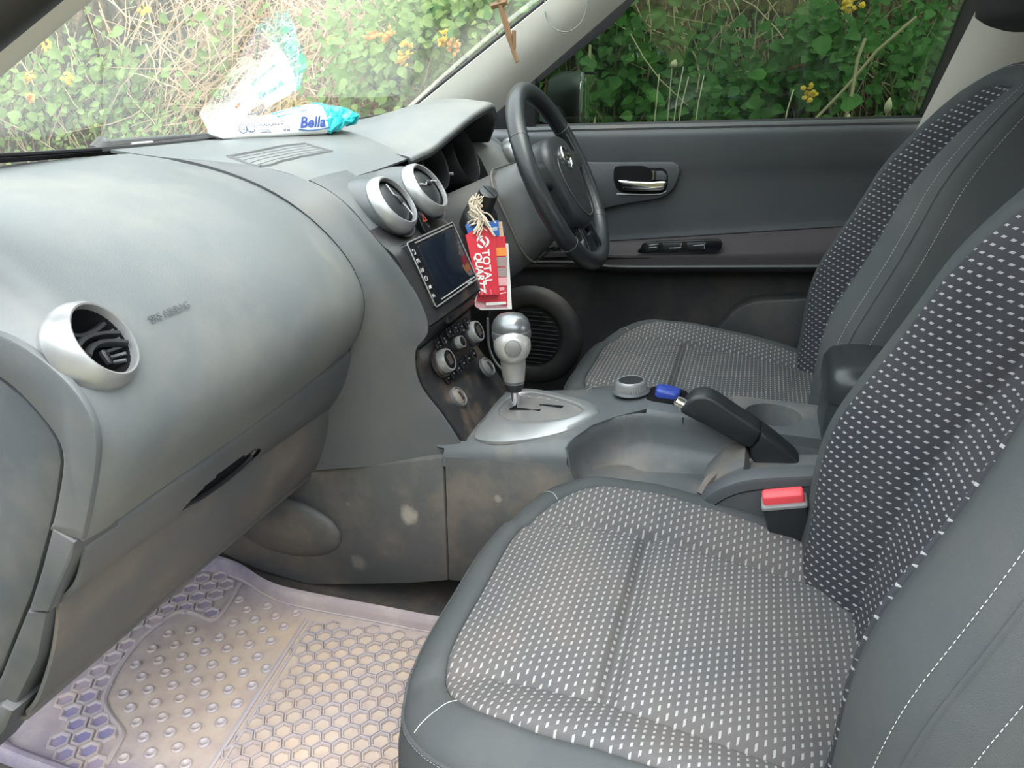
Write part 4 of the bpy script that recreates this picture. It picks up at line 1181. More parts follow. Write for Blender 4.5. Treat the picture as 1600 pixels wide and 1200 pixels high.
# armrest box behind the cup holder
abx = part('armrest_box', xf(prism(rrect(.15, .34, .03), 0, .085, .012), Matrix.Translation((.035, -.305, .362))), M_['leather'], con, label='black padded armrest lid')
part('armrest_lid', xf(prism(rrect(.158, .35, .035), 0, .05, .02), Matrix.Translation((.035, -.305, .425))), M_['leather'], abx)

# gear selector surround, a raised silver ring on the console
go = [CT(*q) for q in ((742, 681), (750, 688), (780, 691), (825, 687), (870, 678), (907, 665), (933, 650), (936, 641), (922, 630), (892, 620), (855, 612), (816, 608), (796, 614), (777, 627), (757, 654))]
gi = [CT(*q, .010) for q in ((778, 645), (789, 653), (810, 657), (845, 657), (877, 654), (900, 648), (912, 641), (908, 635), (896, 629), (870, 621), (840, 614), (815, 613), (800, 618), (790, 625), (780, 636))]
go = crom(go, 72, closed=True); gi = crom(gi, 72, closed=True)
def align(a, b):
    c = a.mean(0)
    k = int(np.argmin(np.linalg.norm(b - a[0], axis=1)))
    b = np.roll(b, -k, axis=0)
    return b
def resamp(poly, n=96):
    c = poly.mean(0); out = []
    an = np.unwrap(np.arctan2(poly[:, 1] - cen_[1], poly[:, 0] - cen_[0]))
    if an[-1] < an[0]: poly = poly[::-1]; an = np.unwrap(np.arctan2(poly[:, 1] - cen_[1], poly[:, 0] - cen_[0]))
    an2 = np.concatenate([an - 2 * PI, an, an + 2 * PI]); p3 = np.vstack([poly, poly, poly])
    tt = np.linspace(0, 2 * PI, n, endpoint=False)
    return np.stack([np.interp(tt, an2, p3[:, k]) for k in range(3)], axis=1)
cen_ = gi.mean(0)
go, gi = resamp(go), resamp(gi)
rows = [go - CTN * .004, go + CTN * .001, go * .7 + gi * .3 + CTN * .003, go * .3 + gi * .7 + CTN * .002, go * .06 + gi * .94 + CTN * .001, gi * .985 + cen_ * .015 - CTN * .001, gi * .975 + cen_ * .025 - CTN * .006]
v, f = grid(np.array(rows), closed_u=True)
sel = part('selector_surround', (v, f), M_['silver'], con, label='rounded triangular silver surround of the gear selector', ang=60)
pl = gi * .976 + cen_ * .024 - CTN * .004
rows = [pl, pl * .9 + cen_ * .1 , cen_ + (pl - cen_) * .02 ]
v, f = grid(np.array(rows), closed_u=True)
M_['plate'] = plastic('selector_plate', (0.17, 0.17, 0.17), 0.35, 0.3, (0.3, 0.25, 0.2), 25, 0.1)
part('selector_plate', (v, f), M_['plate'], sel)
def on_plate(px, py): return CT(px, py, .0072)
def slot(pts, r):
    q = [on_plate(*p) for p in pts]
    return tube(q, r, 8, flat=.4)
zs2 = lambda zx, zy: (720 + zx * .15, 590 + zy * .15)
part('gate_slot', join(slot([zs2(520, 325), zs2(830, 350)], .0055), slot([zs2(830, 350), zs2(835, 300)], .0055), slot([zs2(820, 292), zs2(1060, 310)], .0055)), M_['dark'], sel, label='dark stepped gate slot')
for ch, zx, zy in (('P', 630, 195), ('R', 715, 208), ('N', 820, 218), ('D', 915, 232), ('+', 1005, 245), ('M', 740, 282), ('-', 1118, 325)):
    part('gate_letter', text_vf(ch, .0085, frame(on_plate(*zs2(zx, zy)) + CTN * .0012, CTN, (.6, -.8, 0))), M_['mark'], sel)

lever = thing('gear_lever', 'silver and grey automatic gear lever with a rounded knob and chrome stem', 'gear lever', tuple(V(P(806, 641, x=0.0))))
lb = V(P(806, 641, x=0.0)); lt = V(P(799, 520, x=0.0))
ax = nrm(lt - lb); H = float(np.linalg.norm(lt - lb))
LM = frame(lb, ax, (1, 0, 0))
part('stem', lathe([(.0062, -.005), (.0062, H * .30)], 20, LM), M_['chrome'], lever)
part('boot', lathe([(.009, H * .255), (.0125, H * .265), (.0155, H * .33), (.0165, H * .37)], 28, LM), M_['black'], lever)
M_['lever'] = plastic('lever_silver', (0.40, 0.39, 0.38), 0.34, 0, grain=0)
M_['lever'].node_tree.nodes['Principled BSDF'].inputs['Metallic'].default_value = .4
part('grip', lathe([(.0166, H * .365), (.0185, H * .45), (.0205, H * .60), (.0208, H * .72), (.025, H * .80), (.0300, H * .90), (.0315, H * 1.0), (.0305, H * 1.08), (.027, H * 1.15), (.020, H * 1.20), (.010, H * 1.225), (.0001, H * 1.23)], 36, LM, sx=.95), M_['lever'], lever)
part('grip_seam', lathe([(.0318, H * .96), (.0322, H * 1.0), (.0318, H * 1.03)], 36, LM, sx=.95), M_['panel'], lever)
bx0 = lb + ax * H * .86
bd_ = nrm(V((-.82, -.30, .12)))
part('knob_boss', lathe([(.0300, .008), (.0290, .021), (.0240, .033), (.0165, .0375), (.0132, .038)], 32, frame(bx0, bd_)), M_['lever'], lever)
part('shift_button', lathe([(.0130, .034), (.0126, .0402), (.0112, .0412), (.0001, .0416)], 28, frame(bx0, bd_)), M_['tan'] if False else M_['plate'], lever, label='round grey release button')
part('grip_band', lathe([(.0172, H * .38), (.0172, H * .405)], 28, LM), M_['panel'], lever)
cap_ = lathe([(.0312, H * 1.045), (.0310, H * 1.09), (.0275, H * 1.16), (.0205, H * 1.212), (.010, H * 1.238), (.0001, H * 1.243)], 36, LM, sx=.955)
part('knob_cap', cap_, M_['capgrey'], lever, label='dark shiny cap of the knob')

hb = thing('handbrake', 'black raised handbrake lever with a chrome button', 'handbrake', (-.03, -.1, .28))
part('grip', slab([tuple(q) for q in crom([(1064, 646), (1068, 634), (1078, 624), (1092, 619), (1112, 622), (1150, 647), (1189, 674), (1183, 690), (1172, 702), (1145, 690), (1105, 668)], 48, closed=True)], -.050, .036, .006), M_['black'], hb, ang=60)
part('lever_base', slab([(1190, 673), (1215, 692), (1243, 716), (1266, 748), (1168, 752), (1173, 726), (1172, 702), (1183, 690)], -.050, .036, .008), M_['black'], hb, ang=60)
tip = V(P(1066, 632, x=-.036)); td = nrm(V(P(1058, 625, x=-.036)) - V(P(1150, 672, x=-.036)))
part('release_button', lathe([(.0105, -.012), (.0105, .006), (.009, .011), (.004, .0125), (.0001, .013)], 24, frame(tip, td)), M_['chrome'], hb, label='chrome push button')

# ------------------------------------------------------------------ seats
def stitch_line(path, ln=.0032, gap=.0018, r=.0004):
    p = np.asarray(path); l = np.concatenate([[0], np.cumsum(np.linalg.norm(np.diff(p, axis=0), axis=1))])
    at = lambda s: np.array([np.interp(s, l, p[:, k]) for k in range(3)])
    vs, s = [], 0.0
    while s + ln < l[-1]:
        vs.append(tube([at(s), at(s + ln * .5), at(s + ln)], [r * .5, r, r * .5], 4))
        s += ln + gap
    return join(*vs)

def make_seat(cx, y0, z0, hw, label, rec=16, by=0.0):
    """y0, z0: cushion reference (front edge, seat level); hw: half width"""
    k = hw / .275
    seat = thing('front_seat', label, 'car seat', (cx, y0 - .25, z0 - .28))
    # --- cushion
    def sym(half): return np.array(half + [(-x, y) for x, y in half[-2:0:-1]])
    N = 240
    ins = crom(sym([(0, .243), (.10, .243), (.165, .226), (.205, .185), (.222, .13), (.224, .06), (.218, -.05), (.205, -.13), (.185, -.19), (.12, -.22), (0, -.225)]), N, closed=True)
    out = crom(sym([(0, .284), (.11, .282), (.195, .262), (.25, .215), (.274, .15), (.278, .06), (.272, -.05), (.262, -.13), (.24, -.20), (.15, -.25), (0, -.255)]), N, closed=True)
    def fz_(u, y):
        u = np.abs(u)
        z = .276 - .16 * np.clip(.06 - y, 0, None) * .9 - .9 * np.clip(y - .12, 0, None) ** 2 * 1.6
        z = z + .026 * sstep(u, .135, .215) * (1 - .5 * sstep(y, .12, .24)) - .03 * sstep(u, .215, .26)
        pan = np.exp(-((u - .150) / .0055) ** 2) * (1 - sstep(y, .165, .185))
        gy = np.exp(-((y - .064) / .010) ** 2) * (1 - sstep(u, .148, .156))
        z = z - .0065 * pan - .0125 * gy
        inn = 1 - sstep(u, .13, .150)
        z = z + .010 * inn * np.abs(np.sin(np.clip((y - .064) / .14, -1.6, 1) * PI / 1.0 * .5)) * .8
        return z
    def place(u, y, z): return np.column_stack([cx + u * k, y0 - .28 + y, z0 - .28 + z])
    ci = np.array([0, .02])
    rows, uvs = [], []
    for r in np.linspace(.004, 1, 74):
        q = ci + (ins - ci) * r
        rows.append(place(q[:, 0], q[:, 1], fz_(q[:, 0], q[:, 1]) - (.004 if r > .995 else 0)))
        uvs.append(q * np.array([k, 1]))
    v, f = grid(np.array(rows), closed_u=True)
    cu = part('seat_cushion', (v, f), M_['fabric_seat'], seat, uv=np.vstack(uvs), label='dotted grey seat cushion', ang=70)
    rows = []
    zi = fz_(ins[:, 0], ins[:, 1])
    for s, dz in ((0, -.005), (.04, -.001), (.25, .0015), (.55, -.003), (.8, -.010), (.93, -.017), (1.0, -.024)):
        q = ins * (1 - s) + out * s
        rows.append(place(q[:, 0], q[:, 1], zi + dz))
    edge_rows = rows[-1].copy()
    for s, z, drop in ((1.008, None, .034), (1.022, None, .06), (1.028, .17, 0), (1.01, .12, 0), (.96, .075, 0), (.88, .06, 0)):
        q = out * s
        rows.append(place(q[:, 0], q[:, 1], (zi - drop) if z is None else np.full(N, z)))
    v, f = grid(np.array(rows), closed_u=True)
    part('cushion_border', (v, f), M_['fabric_plain'], cu, label='plain grey cloth border of the cushion', ang=70)
    nfront = [i for i in range(N)]
    e1 = place(out[:, 0] * .985, out[:, 1] * .985, zi - .0185)
    e2 = place(out[:, 0] * 1.005, out[:, 1] * 1.005, zi - .026)
    cl_ = lambda a: np.vstack([a, a[:1]])
    part('cushion_piping', tube(edge_rows, .0022, 6, closed=True), M_['fabric_plain'], cu)
    part('cushion_stitching', join(stitch_line(cl_(e1 + V((0, 0, .001)))), stitch_line(cl_(e2))), M_['stitch'], cu, label='double pale stitching round the cushion')
    for sg in (-1, 1):
        i0 = int(np.argmin(np.abs(ins[:, 0] - sg * .205) + np.abs(ins[:, 1] - .20)))
        pa_, pb_ = ins[i0], out[i0]
        sp2 = [place(np.array([pa_[0] * (1 - s) + pb_[0] * s]), np.array([pa_[1] * (1 - s) + pb_[1] * s]), np.array([zi[i0] + dz + .0005]))[0] for s, dz in ((.04, -.001), (.25, .0015), (.55, -.003), (.8, -.010), (.93, -.017))]
        part('corner_seam', tube(crom(sp2, 14), .0004, 5), M_['stitch'], cu)
    # --- backrest in its leaning frame
    rc = math.radians(rec)
    o = V((cx, y0 - .28 - .175 + by, z0 - .28 + .24))
    su = V((0, -math.sin(rc), math.cos(rc))); wv = V((0, math.cos(rc), math.sin(rc)))
    def pb(u, s, w):
        u, s, w = np.broadcast_arrays(np.asarray(u, float), np.asarray(s, float), np.asarray(w, float))
        return np.stack([o[0] + u * k, o[1] + s * su[1] + w * wv[1], o[2] + s * su[2] + w * wv[2]], axis=-1)
    ins = crom(sym([(0, .60), (.09, .595), (.115, .565), (.130, .52), (.150, .42), (.174, .28), (.184, .16), (.183, .05), (.174, -.01), (.125, -.06), (0, -.07)]), N, closed=True)
    out = crom(sym([(0, .66), (.11, .65), (.178, .61), (.205, .53), (.235, .42), (.268, .28), (.283, .16), (.278, .04), (.255, -.045), (.16, -.10), (0, -.11)]), N, closed=True)
    def fw(u, s):
        u = np.abs(u)
        wdt = np.interp(s, [-.1, .16, .3, .45, .6], [.9, 1.0, .95, .8, .65])
        b_ = .093 * sstep(u / wdt, .088, .182) * (.62 + .38 * sstep(s, -.02, .22)) * (1 - .75 * sstep(s, .38, .64))
        lum = .018 * np.exp(-((s - .16) / .14) ** 2) - .02 * sstep(s, .5, .66)
        g = np.exp(-((u / wdt - .110) / .006) ** 2) * (1 - sstep(s, .55, .6))
        g2 = np.exp(-((s - .40) / .006) ** 2) * (1 - sstep(u / wdt, .108, .116))
        return b_ + lum - .009 * g - .008 * g2
    rows, uvs = [], []
    ci = np.array([0, .25])
    for r in np.linspace(.004, 1, 74):
        q = ci + (ins - ci) * r
        w = fw(q[:, 0], q[:, 1])
        rows.append(pb(q[:, 0], q[:, 1], w - (.004 if r > .995 else 0)))
        # stretch the weave coordinate along the bolster slope
        uvs.append(np.column_stack([(np.sign(q[:, 0]) * (np.abs(q[:, 0]) + .8 * w)) * k, q[:, 1]]))
    v, f = grid(np.array(rows), closed_u=True)
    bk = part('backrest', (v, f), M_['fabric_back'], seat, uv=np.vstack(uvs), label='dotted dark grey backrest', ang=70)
    rows = []
    wi = fw(ins[:, 0], ins[:, 1])
    for s, dw in ((0, -.005), (.04, -.001), (.25, .001), (.5, -.006), (.75, -.020), (.9, -.033), (1.0, -.046)):
        q = ins * (1 - s) + out * s
        rows.append(pb(q[:, 0], q[:, 1], wi + dw))
    for s, dw in ((1.008, -.07), (1.012, -.10), (1.01, -.13)):
        q = ci + (out - ci) * s
        rows.append(pb(q[:, 0], q[:, 1], wi + dw))
    for s, w in ((1.0, -.095), (.95, -.110), (.6, -.118), (.02, -.118)):
        q = ci + (out - ci) * s
        rows.append(pb(q[:, 0], q[:, 1], np.full(N, w)))
    v, f = grid(np.array(rows), closed_u=True)
    part('backrest_shell', (v, f), M_['fabric_plain'], bk, label='plain grey cloth sides and back of the backrest', ang=70)
    def ring(s, dw):
        q = ins * (1 - s) + out * s
        return pb(q[:, 0], q[:, 1], wi + dw)
    part('backrest_piping', tube(ring(.86, -.030), .0024, 6, closed=True), M_['fabric_plain'], bk)
    part('backrest_stitching', join(stitch_line(cl_(ring(.72, -.0175))), stitch_line(cl_(pb((ci + (out - ci) * 1.006)[:, 0], (ci + (out - ci) * 1.006)[:, 1], wi - .056)))), M_['stitch'], bk, label='double pale stitching along the backrest')
    # --- headrest
    for s in (-1, 1):
        part('headrest_post', tube([pb(s * .065, .60, -.04), pb(s * .065, .66, -.02), pb(s * .065, .74, .04)], .006, 10), M_['chrome'], seat)
        part('post_collar', tube([pb(s * .065, .645, -.04), pb(s * .065, .668, -.04)], .013, 12), M_['black'], seat)
    rows = []
    for s, w_, d in ((.705, .105, .030), (.71, .125, .045), (.74, .135, .058), (.80, .137, .062), (.87, .128, .056), (.90, .11, .042), (.91, .08, .02)):
        rr = []
        for t in np.linspace(0, 2 * PI, 41)[:-1]:
            cu_, su_ = math.cos(t), math.sin(t)
            rr.append(pb(w_ * math.copysign(abs(cu_) ** .6, cu_), s - .03, .045 + d * math.copysign(abs(su_) ** .7, su_)))
        rows.append(rr)
    v, f = grid(np.array(rows), closed_u=True)
    part('headrest', (v, f + [tuple(range(40))[::-1], tuple(6 * 40 + i for i in range(40))]), M_['fabric_plain'] if False else M_['black_fabric'], seat, ang=70)
    # base rails and plastic side trim
    part('seat_base', bx_(cx - .20 * k, cx + .20 * k, y0 - .50, y0 - .06, z0 - .265, z0 - .17, .01), M_['black'], seat)
    for s in (-1, 1):
        part('seat_rail', bx_(cx + s * .17 * k - .02, cx + s * .17 * k + .02, y0 - .55, y0 + .02, -.003 if z0 < .3 else .0, z0 - .26, .004), M_['black'], seat)
    return seat
M_['black_fabric'] = plastic('black_headrest_fabric', (0.018, 0.019, 0.021), .9, 0, grain=.6, gscale=1400)
make_seat(-.375, .297, .288, .275, 'front passenger seat in dotted grey cloth, nearest the camera', 16.5, -.018)
make_seat(.382, .318, .308, .250, 'driver seat in dotted grey cloth behind the steering wheel', 17.5, -.055)

# seat belt buckle
bk0 = V(P(1224, 778, x=-.165)); bk1 = V(P(1246, 890, x=-.150))
bd2 = nrm(bk0 - bk1)
bkl = thing('belt_buckle', 'black seat belt buckle with a red release button beside the passenger seat', 'buckle', tuple(bk1))
face = nrm(V((-.35, -.10, 0)))
xd = nrm(np.cross(bd2, V((1, 0, 0))))
BMx = frame(bk0, bd2, xd)
part('buckle_body', prism(rrect(.054, .026, .004), -.125, -.004, .003, BMx), M_['black'], bkl)
part('buckle_collar', prism(rrect(.058, .029, .004), -.008, -.003, .002, BMx), M_['bezel'], bkl, label='pale worn rim of the buckle')
part('release_button', prism(rrect(.052, .020, .004), -.006, .010, .003, BMx @ Matrix.Translation((0, -.001, 0))), M_['redbtn'], bkl, label='red press button')
part('buckle_stalk', tube([bk0 - bd2 * .12, bk0 - bd2 * .2], [.018, .014], 10, flat=.5), M_['black'], bkl)
# ------------------------------------------------------------------ moulded floor mat in the passenger footwell
def mat_material():
    m = bpy.data.materials.new('clear_mat_plastic'); m.use_nodes = True
    t = m.node_tree
    b = t.nodes['Principled BSDF']
    co = objco(t)
    n1 = ramp(t, noise(t, 6, 6, co, .65), .36, .62)
    n2 = ramp(t, noise(t, 24, 4, co, .6), .40, .7)
    pl_ = mixcol(t, n2, (0.33, 0.30, 0.40, 1), (0.50, 0.45, 0.48, 1))
    du = mixcol(t, n2, (0.56, 0.43, 0.31, 1), (0.48, 0.40, 0.33, 1))
    # tread dirt lies in the middle of the mat, the border stays clear violet plastic
    sx_ = t.nodes.new('ShaderNodeSeparateXYZ'); t.links.new(co, sx_.inputs[0])
    mx = math_n(t, 'SUBTRACT', 1.0, math_n(t, 'MULTIPLY', math_n(t, 'POWER', math_n(t, 'ABSOLUTE', math_n(t, 'DIVIDE', math_n(t, 'ADD', sx_.outputs['X'], .375), .21)), 4.0), 1.0))
    my = math_n(t, 'SUBTRACT', 1.0, math_n(t, 'POWER', math_n(t, 'ABSOLUTE', math_n(t, 'DIVIDE', math_n(t, 'SUBTRACT', sx_.outputs['Y'], .55), .36)), 5.0))
    dd = math_n(t, 'MULTIPLY', math_n(t, 'MAXIMUM', mx, 0.0), math_n(t, 'MAXIMUM', my, 0.0))
    fac = math_n(t, 'MULTIPLY', dd, math_n(t, 'MULTIPLY_ADD', n1, .5, .5))
    t.links.new(mixcol(t, fac, pl_, du), b.inputs['Base Color'])
    b.inputs['Roughness'].default_value = .38
    b.inputs['Transmission Weight'].default_value = 0.0
    tr = t.nodes.new('ShaderNodeBsdfTransparent'); tr.inputs[0].default_value = (.75, .72, .86, 1)
    ms = t.nodes.new('ShaderNodeMixShader')
    t.links.new(math_n(t, 'MULTIPLY_ADD', fac, .35, .62), ms.inputs[0])
    t.links.new(tr.outputs[0], ms.inputs[1]); t.links.new(b.outputs[0], ms.inputs[2])
    t.links.new(ms.outputs[0], t.nodes['Material Output'].inputs[0])
    bump(t, b, noise(t, 60, 3, co), .25, .002)
    return m
M_['mat'] = mat_material()
M_['matrib'] = plastic('mat_ridge_plastic', (0.37, 0.33, 0.35), .35, .75, (0.42, 0.32, 0.24), 9, .1, 300)
M_['matpit'] = plastic('mat_cell_floor', (0.20, 0.18, 0.32), .35, .65, (0.42, 0.33, 0.27), 7, .1, 300, d0=.38, d1=.62)
mat_o = thing('floor_mat', 'clear violet plastic floor mat with honeycomb and ring tread, muddy, in the passenger footwell', 'floor mat', (-.37, .5, 0))
MC = (-.375, .58)
mo = crom([(-.180, .45), (-.188, .66), (-.182, .74), (-.152, .83), (-.148, .92), (-.185, .965), (-.26, .985), (-.40, .985), (-.52, .975), (-.585, .93), (-.60, .82), (-.60, .45), (-.59, .22), (-.375, .17), (-.18, .22)], 160, closed=True)
def mz(x, y, h=0.0): return float(floor_z(x, y)) + .006 + h
rows = []
for s, h in ((.004, 0), (.3, 0), (.6, 0), (.86, 0), (.90, .0), (.925, .014), (.955, .022), (.985, .024), (1.0, .018), (1.012, .002)):
    rows.append([(MC[0] + (x - MC[0]) * s, MC[1] + (y - MC[1]) * s, mz(0, MC[1] + (y - MC[1]) * s, h)) for x, y in mo])
# finer rings inside so the sheet follows the sloping toe board
fine = []
for a, b in zip(rows[:-1], rows[1:]):
    A_, B_ = np.array(a), np.array(b)
    for k in np.linspace(0, 1, 5)[:-1]:
        r_ = A_ * (1 - k) + B_ * k
        fine.append(r_)
fine.append(np.array(rows[-1]))
for r_ in fine[:13]:
    r_[:, 2] = np.array([mz(0, y) for y in r_[:, 1]])
v, f = grid(np.array(fine), closed_u=True)
part('mat_sheet', (v, f), M_['mat'], mat_o, ang=60)
def mtube(pts, r, nm, mat, flat=.8, n=7):
    q = crom(pts, max(8, len(pts) * 7))
    return part(nm, tube([(x, y, mz(x, y, .001)) for x, y in q], r, n, flat=flat), mat, mat_o)
for s in (.915, .94, .97):
    mtube([(MC[0] + (x - MC[0]) * s, MC[1] + (y - MC[1]) * s) for x, y in np.vstack([mo, mo[:1]])[::4]], .0035, 'rim_ridge', M_['matrib'])
# border between honeycomb strip and the ring tread
def MP(*pp): return [P(px, py, z=.008)[:2] for px, py in pp]
INNER = MP((375, 912), (352, 950), (332, 968), (305, 958), (280, 955), (250, 973), (219, 999), (190, 1035), (171, 1069), (162, 1095), (172, 1118), (188, 1139), (188, 1155), (165, 1195))
mtube(INNER, .0045, 'tread_ridge', M_['matrib'])
DIV = MP((478, 968), (330, 1196))
mtube([DIV[0], DIV[1], tuple(V(DIV[1]) + (V(DIV[1]) - V(DIV[0])) * .25)], .0045, 'tread_ridge', M_['matrib'])
mtube([tuple(V(q) + V((0, -.012))) for q in DIV], .0025, 'tread_ridge', M_['matrib'])
# honeycomb cells: raised six-sided rings, shared mesh
def hexring(R, t):
    vs, fs = [], []
    for k in range(6):
        a = PI / 6 + k * PI / 3
        for r, z in ((R, 0.0), (R - t * .3, .004), (R - t, .004), (R - t * 1.4, .0008)): vs.append((r * math.cos(a), r * math.sin(a), z))
    for k in range(6):
        j = (k + 1) % 6
        for q in range(3): fs.append((k * 4 + q, j * 4 + q, j * 4 + q + 1, k * 4 + q + 1))
    return np.array(vs), fs
def inside(x, y, poly):
    c = False; n = len(poly); j = n - 1
    for i in range(n):
        if (poly[i][1] > y) != (poly[j][1] > y) and x < (poly[j][0] - poly[i][0]) * (y - poly[i][1]) / (poly[j][1] - poly[i][1]) + poly[i][0]: c = not c
        j = i
    return c
def copies(me, nm, spots, parent, label=None):
    p0 = wm(parent).translation
    for x, y, zz, rx, rz, s in spots:
        o = bpy.data.objects.new(nm, me); COL.objects.link(o); o.parent = parent
        o.location = (x - p0.x, y - p0.y, zz - p0.z); o.rotation_euler = (rx, 0, rz); o.scale = (s, s, s)
slope_r = math.atan(.30)
strip_poly = MP((362, 897), (330, 893), (297, 907), (250, 938), (200, 982), (150, 1028), (109, 1074), (93, 1105), (84, 1140), (86, 1180), (98, 1225), (140, 1225), (170, 1172), (182, 1142), (157, 1100), (163, 1066), (214, 993), (278, 948), (330, 960), (352, 935))
def hexspots(poly, R, ymax=9):
    out = []
    dx, dy = R * math.sqrt(3), R * 1.5
    for j in range(60):
        for i in range(60):
            x = -.64 + i * dx + (dx / 2 if j % 2 else 0); y = .15 + j * dy
            if inside(x, y, poly):
                up_ = 0.0
                out.append((x, y, mz(x, y, .0005), up_, 0.0, 1.0))
    return out
hm = mesh('honeycomb_cell', hexring(.0165, .0042), M_['matrib'], ang=30)
copies(hm, 'honeycomb_cell', hexspots(strip_poly, .0172), mat_o)
hm2 = mesh('honeycomb_cell', hexring(.0148, .0026), M_['matrib'], ang=30)
copies(hm2, 'honeycomb_cell', hexspots(MP((492, 972), (600, 985), (690, 1005), (640, 1240), (350, 1230), (345, 1200)), .0152), mat_o)
pits = mesh('cell_floor', (np.array([(.0118 * math.cos(PI / 6 + k * PI / 3), .0118 * math.sin(PI / 6 + k * PI / 3), .0006) for k in range(6)]), [tuple(range(6))]), M_['matpit'])
copies(pits, 'cell_floor', hexspots(strip_poly, .0172), mat_o)
rg = mesh('tread_ring', lathe([(.0085, 0), (.0078, .0035), (.0055, .0035), (.0045, .001), (.0001, .0008)], 12), M_['matrib'])
ring_poly = MP((378, 925), (345, 968), (330, 980), (284, 968), (228, 1008), (182, 1072), (175, 1098), (200, 1140), (178, 1210), (318, 1195), (472, 962), (430, 940))
spots = []
for j in range(12):
    for i in range(16):
        x = -.60 + i * .036 + (.018 if j % 2 else 0); y = .63 + j * .0285
        if inside(x, y, ring_poly): spots.append((x, y, mz(x, y, .0005), 0.0, 0, 1.0))
copies(rg, 'tread_ring', spots, mat_o)

# ------------------------------------------------------------------ wet wipes packet at the foot of the windscreen
M_['film_white'] = simple('white_film', (0.74, 0.75, 0.74), .28)
M_['film_teal'] = simple('teal_film', (0.03, 0.48, 0.53), .25)
M_['ink'] = simple('blue_ink', (0.05, 0.10, 0.35), .4)
M_['ink_grey'] = simple('grey_ink', (0.10, 0.12, 0.22), .5)
PA, PB = V(P(347, 210, x=-.035)), V(P(510, 207, x=.108))
PA[2] = .7555; PB[2] = .7565
pd = nrm(PB - PA); PLn = float(np.linalg.norm(PB - PA))
pn = nrm(np.cross(pd, V((0, 0, 1))))                 # toward the camera side
if pn[1] > 0: pn = -pn
def psec(t, n=20):
    """section of the packet at t (0..1 body, up to 1.35 the crimped end)"""
    h = np.interp(t, [-.06, 0, .10, .25, .5, .75, 1.0, 1.10, 1.22, 1.34], [.003, .012, .030, .036, .033, .043, .050, .046, .030, .006])
    d = np.interp(t, [-.06, 0, .12, .5, 1.0, 1.2, 1.34], [.040, .046, .052, .062, .076, .068, .050])
    z0 = np.interp(t, [-.06, 0, .1, 1.0, 1.15, 1.34], [.008, .002, 0, 0, .006, .030])
    c = PA + pd * PLn * t - pn * (d / 2) + V((0, 0, z0 + h / 2))
    out = []
    for a in np.linspace(0, 2 * PI, n, endpoint=False):
        ca, sa = math.cos(a), math.sin(a)
        out.append(c + pn * d / 2 * math.copysign(abs(ca) ** .55, ca) + V((0, 0, 1)) * h / 2 * math.copysign(abs(sa) ** .75, sa) - pn * (.010 * sa))
    return np.array(out)
pk_o = thing('wipes_packet', 'white and teal packet of wet wipes lying at the foot of the windscreen', 'packet', tuple((PA + PB) / 2))
rows = [psec(t) for t in np.concatenate([[-.06, -.02], np.linspace(0, 1.02, 24)])]
v, f = grid(np.array(rows), closed_u=True)
part('packet_body', (v, f + [tuple(range(20))[::-1]]), M_['film_white'], pk_o, ang=70)
rng = random.Random(3)
rows = [psec(t) * 1.0 for t in np.linspace(1.005, 1.34, 9)]
for i, r_ in enumerate(rows):
    for j in range(len(r_)):
        r_[j] += V((rng.uniform(-1, 1), rng.uniform(-1, 1), rng.uniform(-1, 1))) * (.0035 if 0 < i else .0008)
v, f = grid(np.array(rows), closed_u=True)
part('teal_end', (v, f + [tuple(8 * 20 + k for k in range(20))]), M_['film_teal'], pk_o, smooth=False, label='crumpled teal end of the packet')
part('end_crimp', slab([(548, 176), (562, 182), (556, 194), (540, 198)], float(PB[0]) + .05, .002, .0005), M_['film_teal'], pk_o)
def face(t, k):
    s = psec(t, 40)
    a = (np.array(s)[0] * 1.0)
    return a
def pmat(t, up_f, off=.0022):
    h = np.interp(t, [0, .10, .25, .5, .75, 1.0], [.012, .030, .036, .033, .043, .050])
    d = np.interp(t, [0, .12, .5, 1.0], [.046, .05, .052, .056])
    nn = nrm(pn + V((0, 0, .16 + .5 * (up_f - .5))))
    c = PA + pd * PLn * t + V((0, 0, h * up_f)) + nn * (off - .0055 * abs(up_f - .45) * 2) - pn * .010 * (up_f - .5) * 1.2
    return frame(c, nn, pd)
part('brand_lettering', text_vf('Bella', .024, pmat(.86, .48, .0015), .0003, shear=.3, bold=.0006), M_['ink'], pk_o)
part('lettering_swash', xf(tube(crom([(-.026, -.010, 0), (-.005, -.0125, 0), (.02, -.0105, 0), (.030, -.0085, 0)], 14), .0009, 5), pmat(.865, .48, .0015)), M_['bluecard'], pk_o)
part('small_lettering', text_vf('NASASALANA MATKA', .0062, pmat(.50, .64, .0020), .0002, bold=.0001), M_['ink_grey'], pk_o)
part('small_lettering', text_vf('Wet wipes\nsensitive skin', .0034, pmat(.40, .36, .0018), .0002), M_['ink_grey'], pk_o)
part('small_lettering', text_vf('60 pcs', .0042, pmat(.60, .34, .0018), .0002, bold=.0001), M_['ink_grey'], pk_o)
for t in (.19, .265):
    M = pmat(t, .50, .0022)
    part('round_mark', xf(tube([(.0065 * math.cos(a), .0065 * math.sin(a), 0) for a in np.linspace(0, 2 * PI, 25)[:-1]], .0006, 4, closed=True), M), M_['ink'], pk_o)
part('round_mark_number', text_vf('10', .0065, pmat(.19, .50, .0022), .0002), M_['ink'], pk_o)
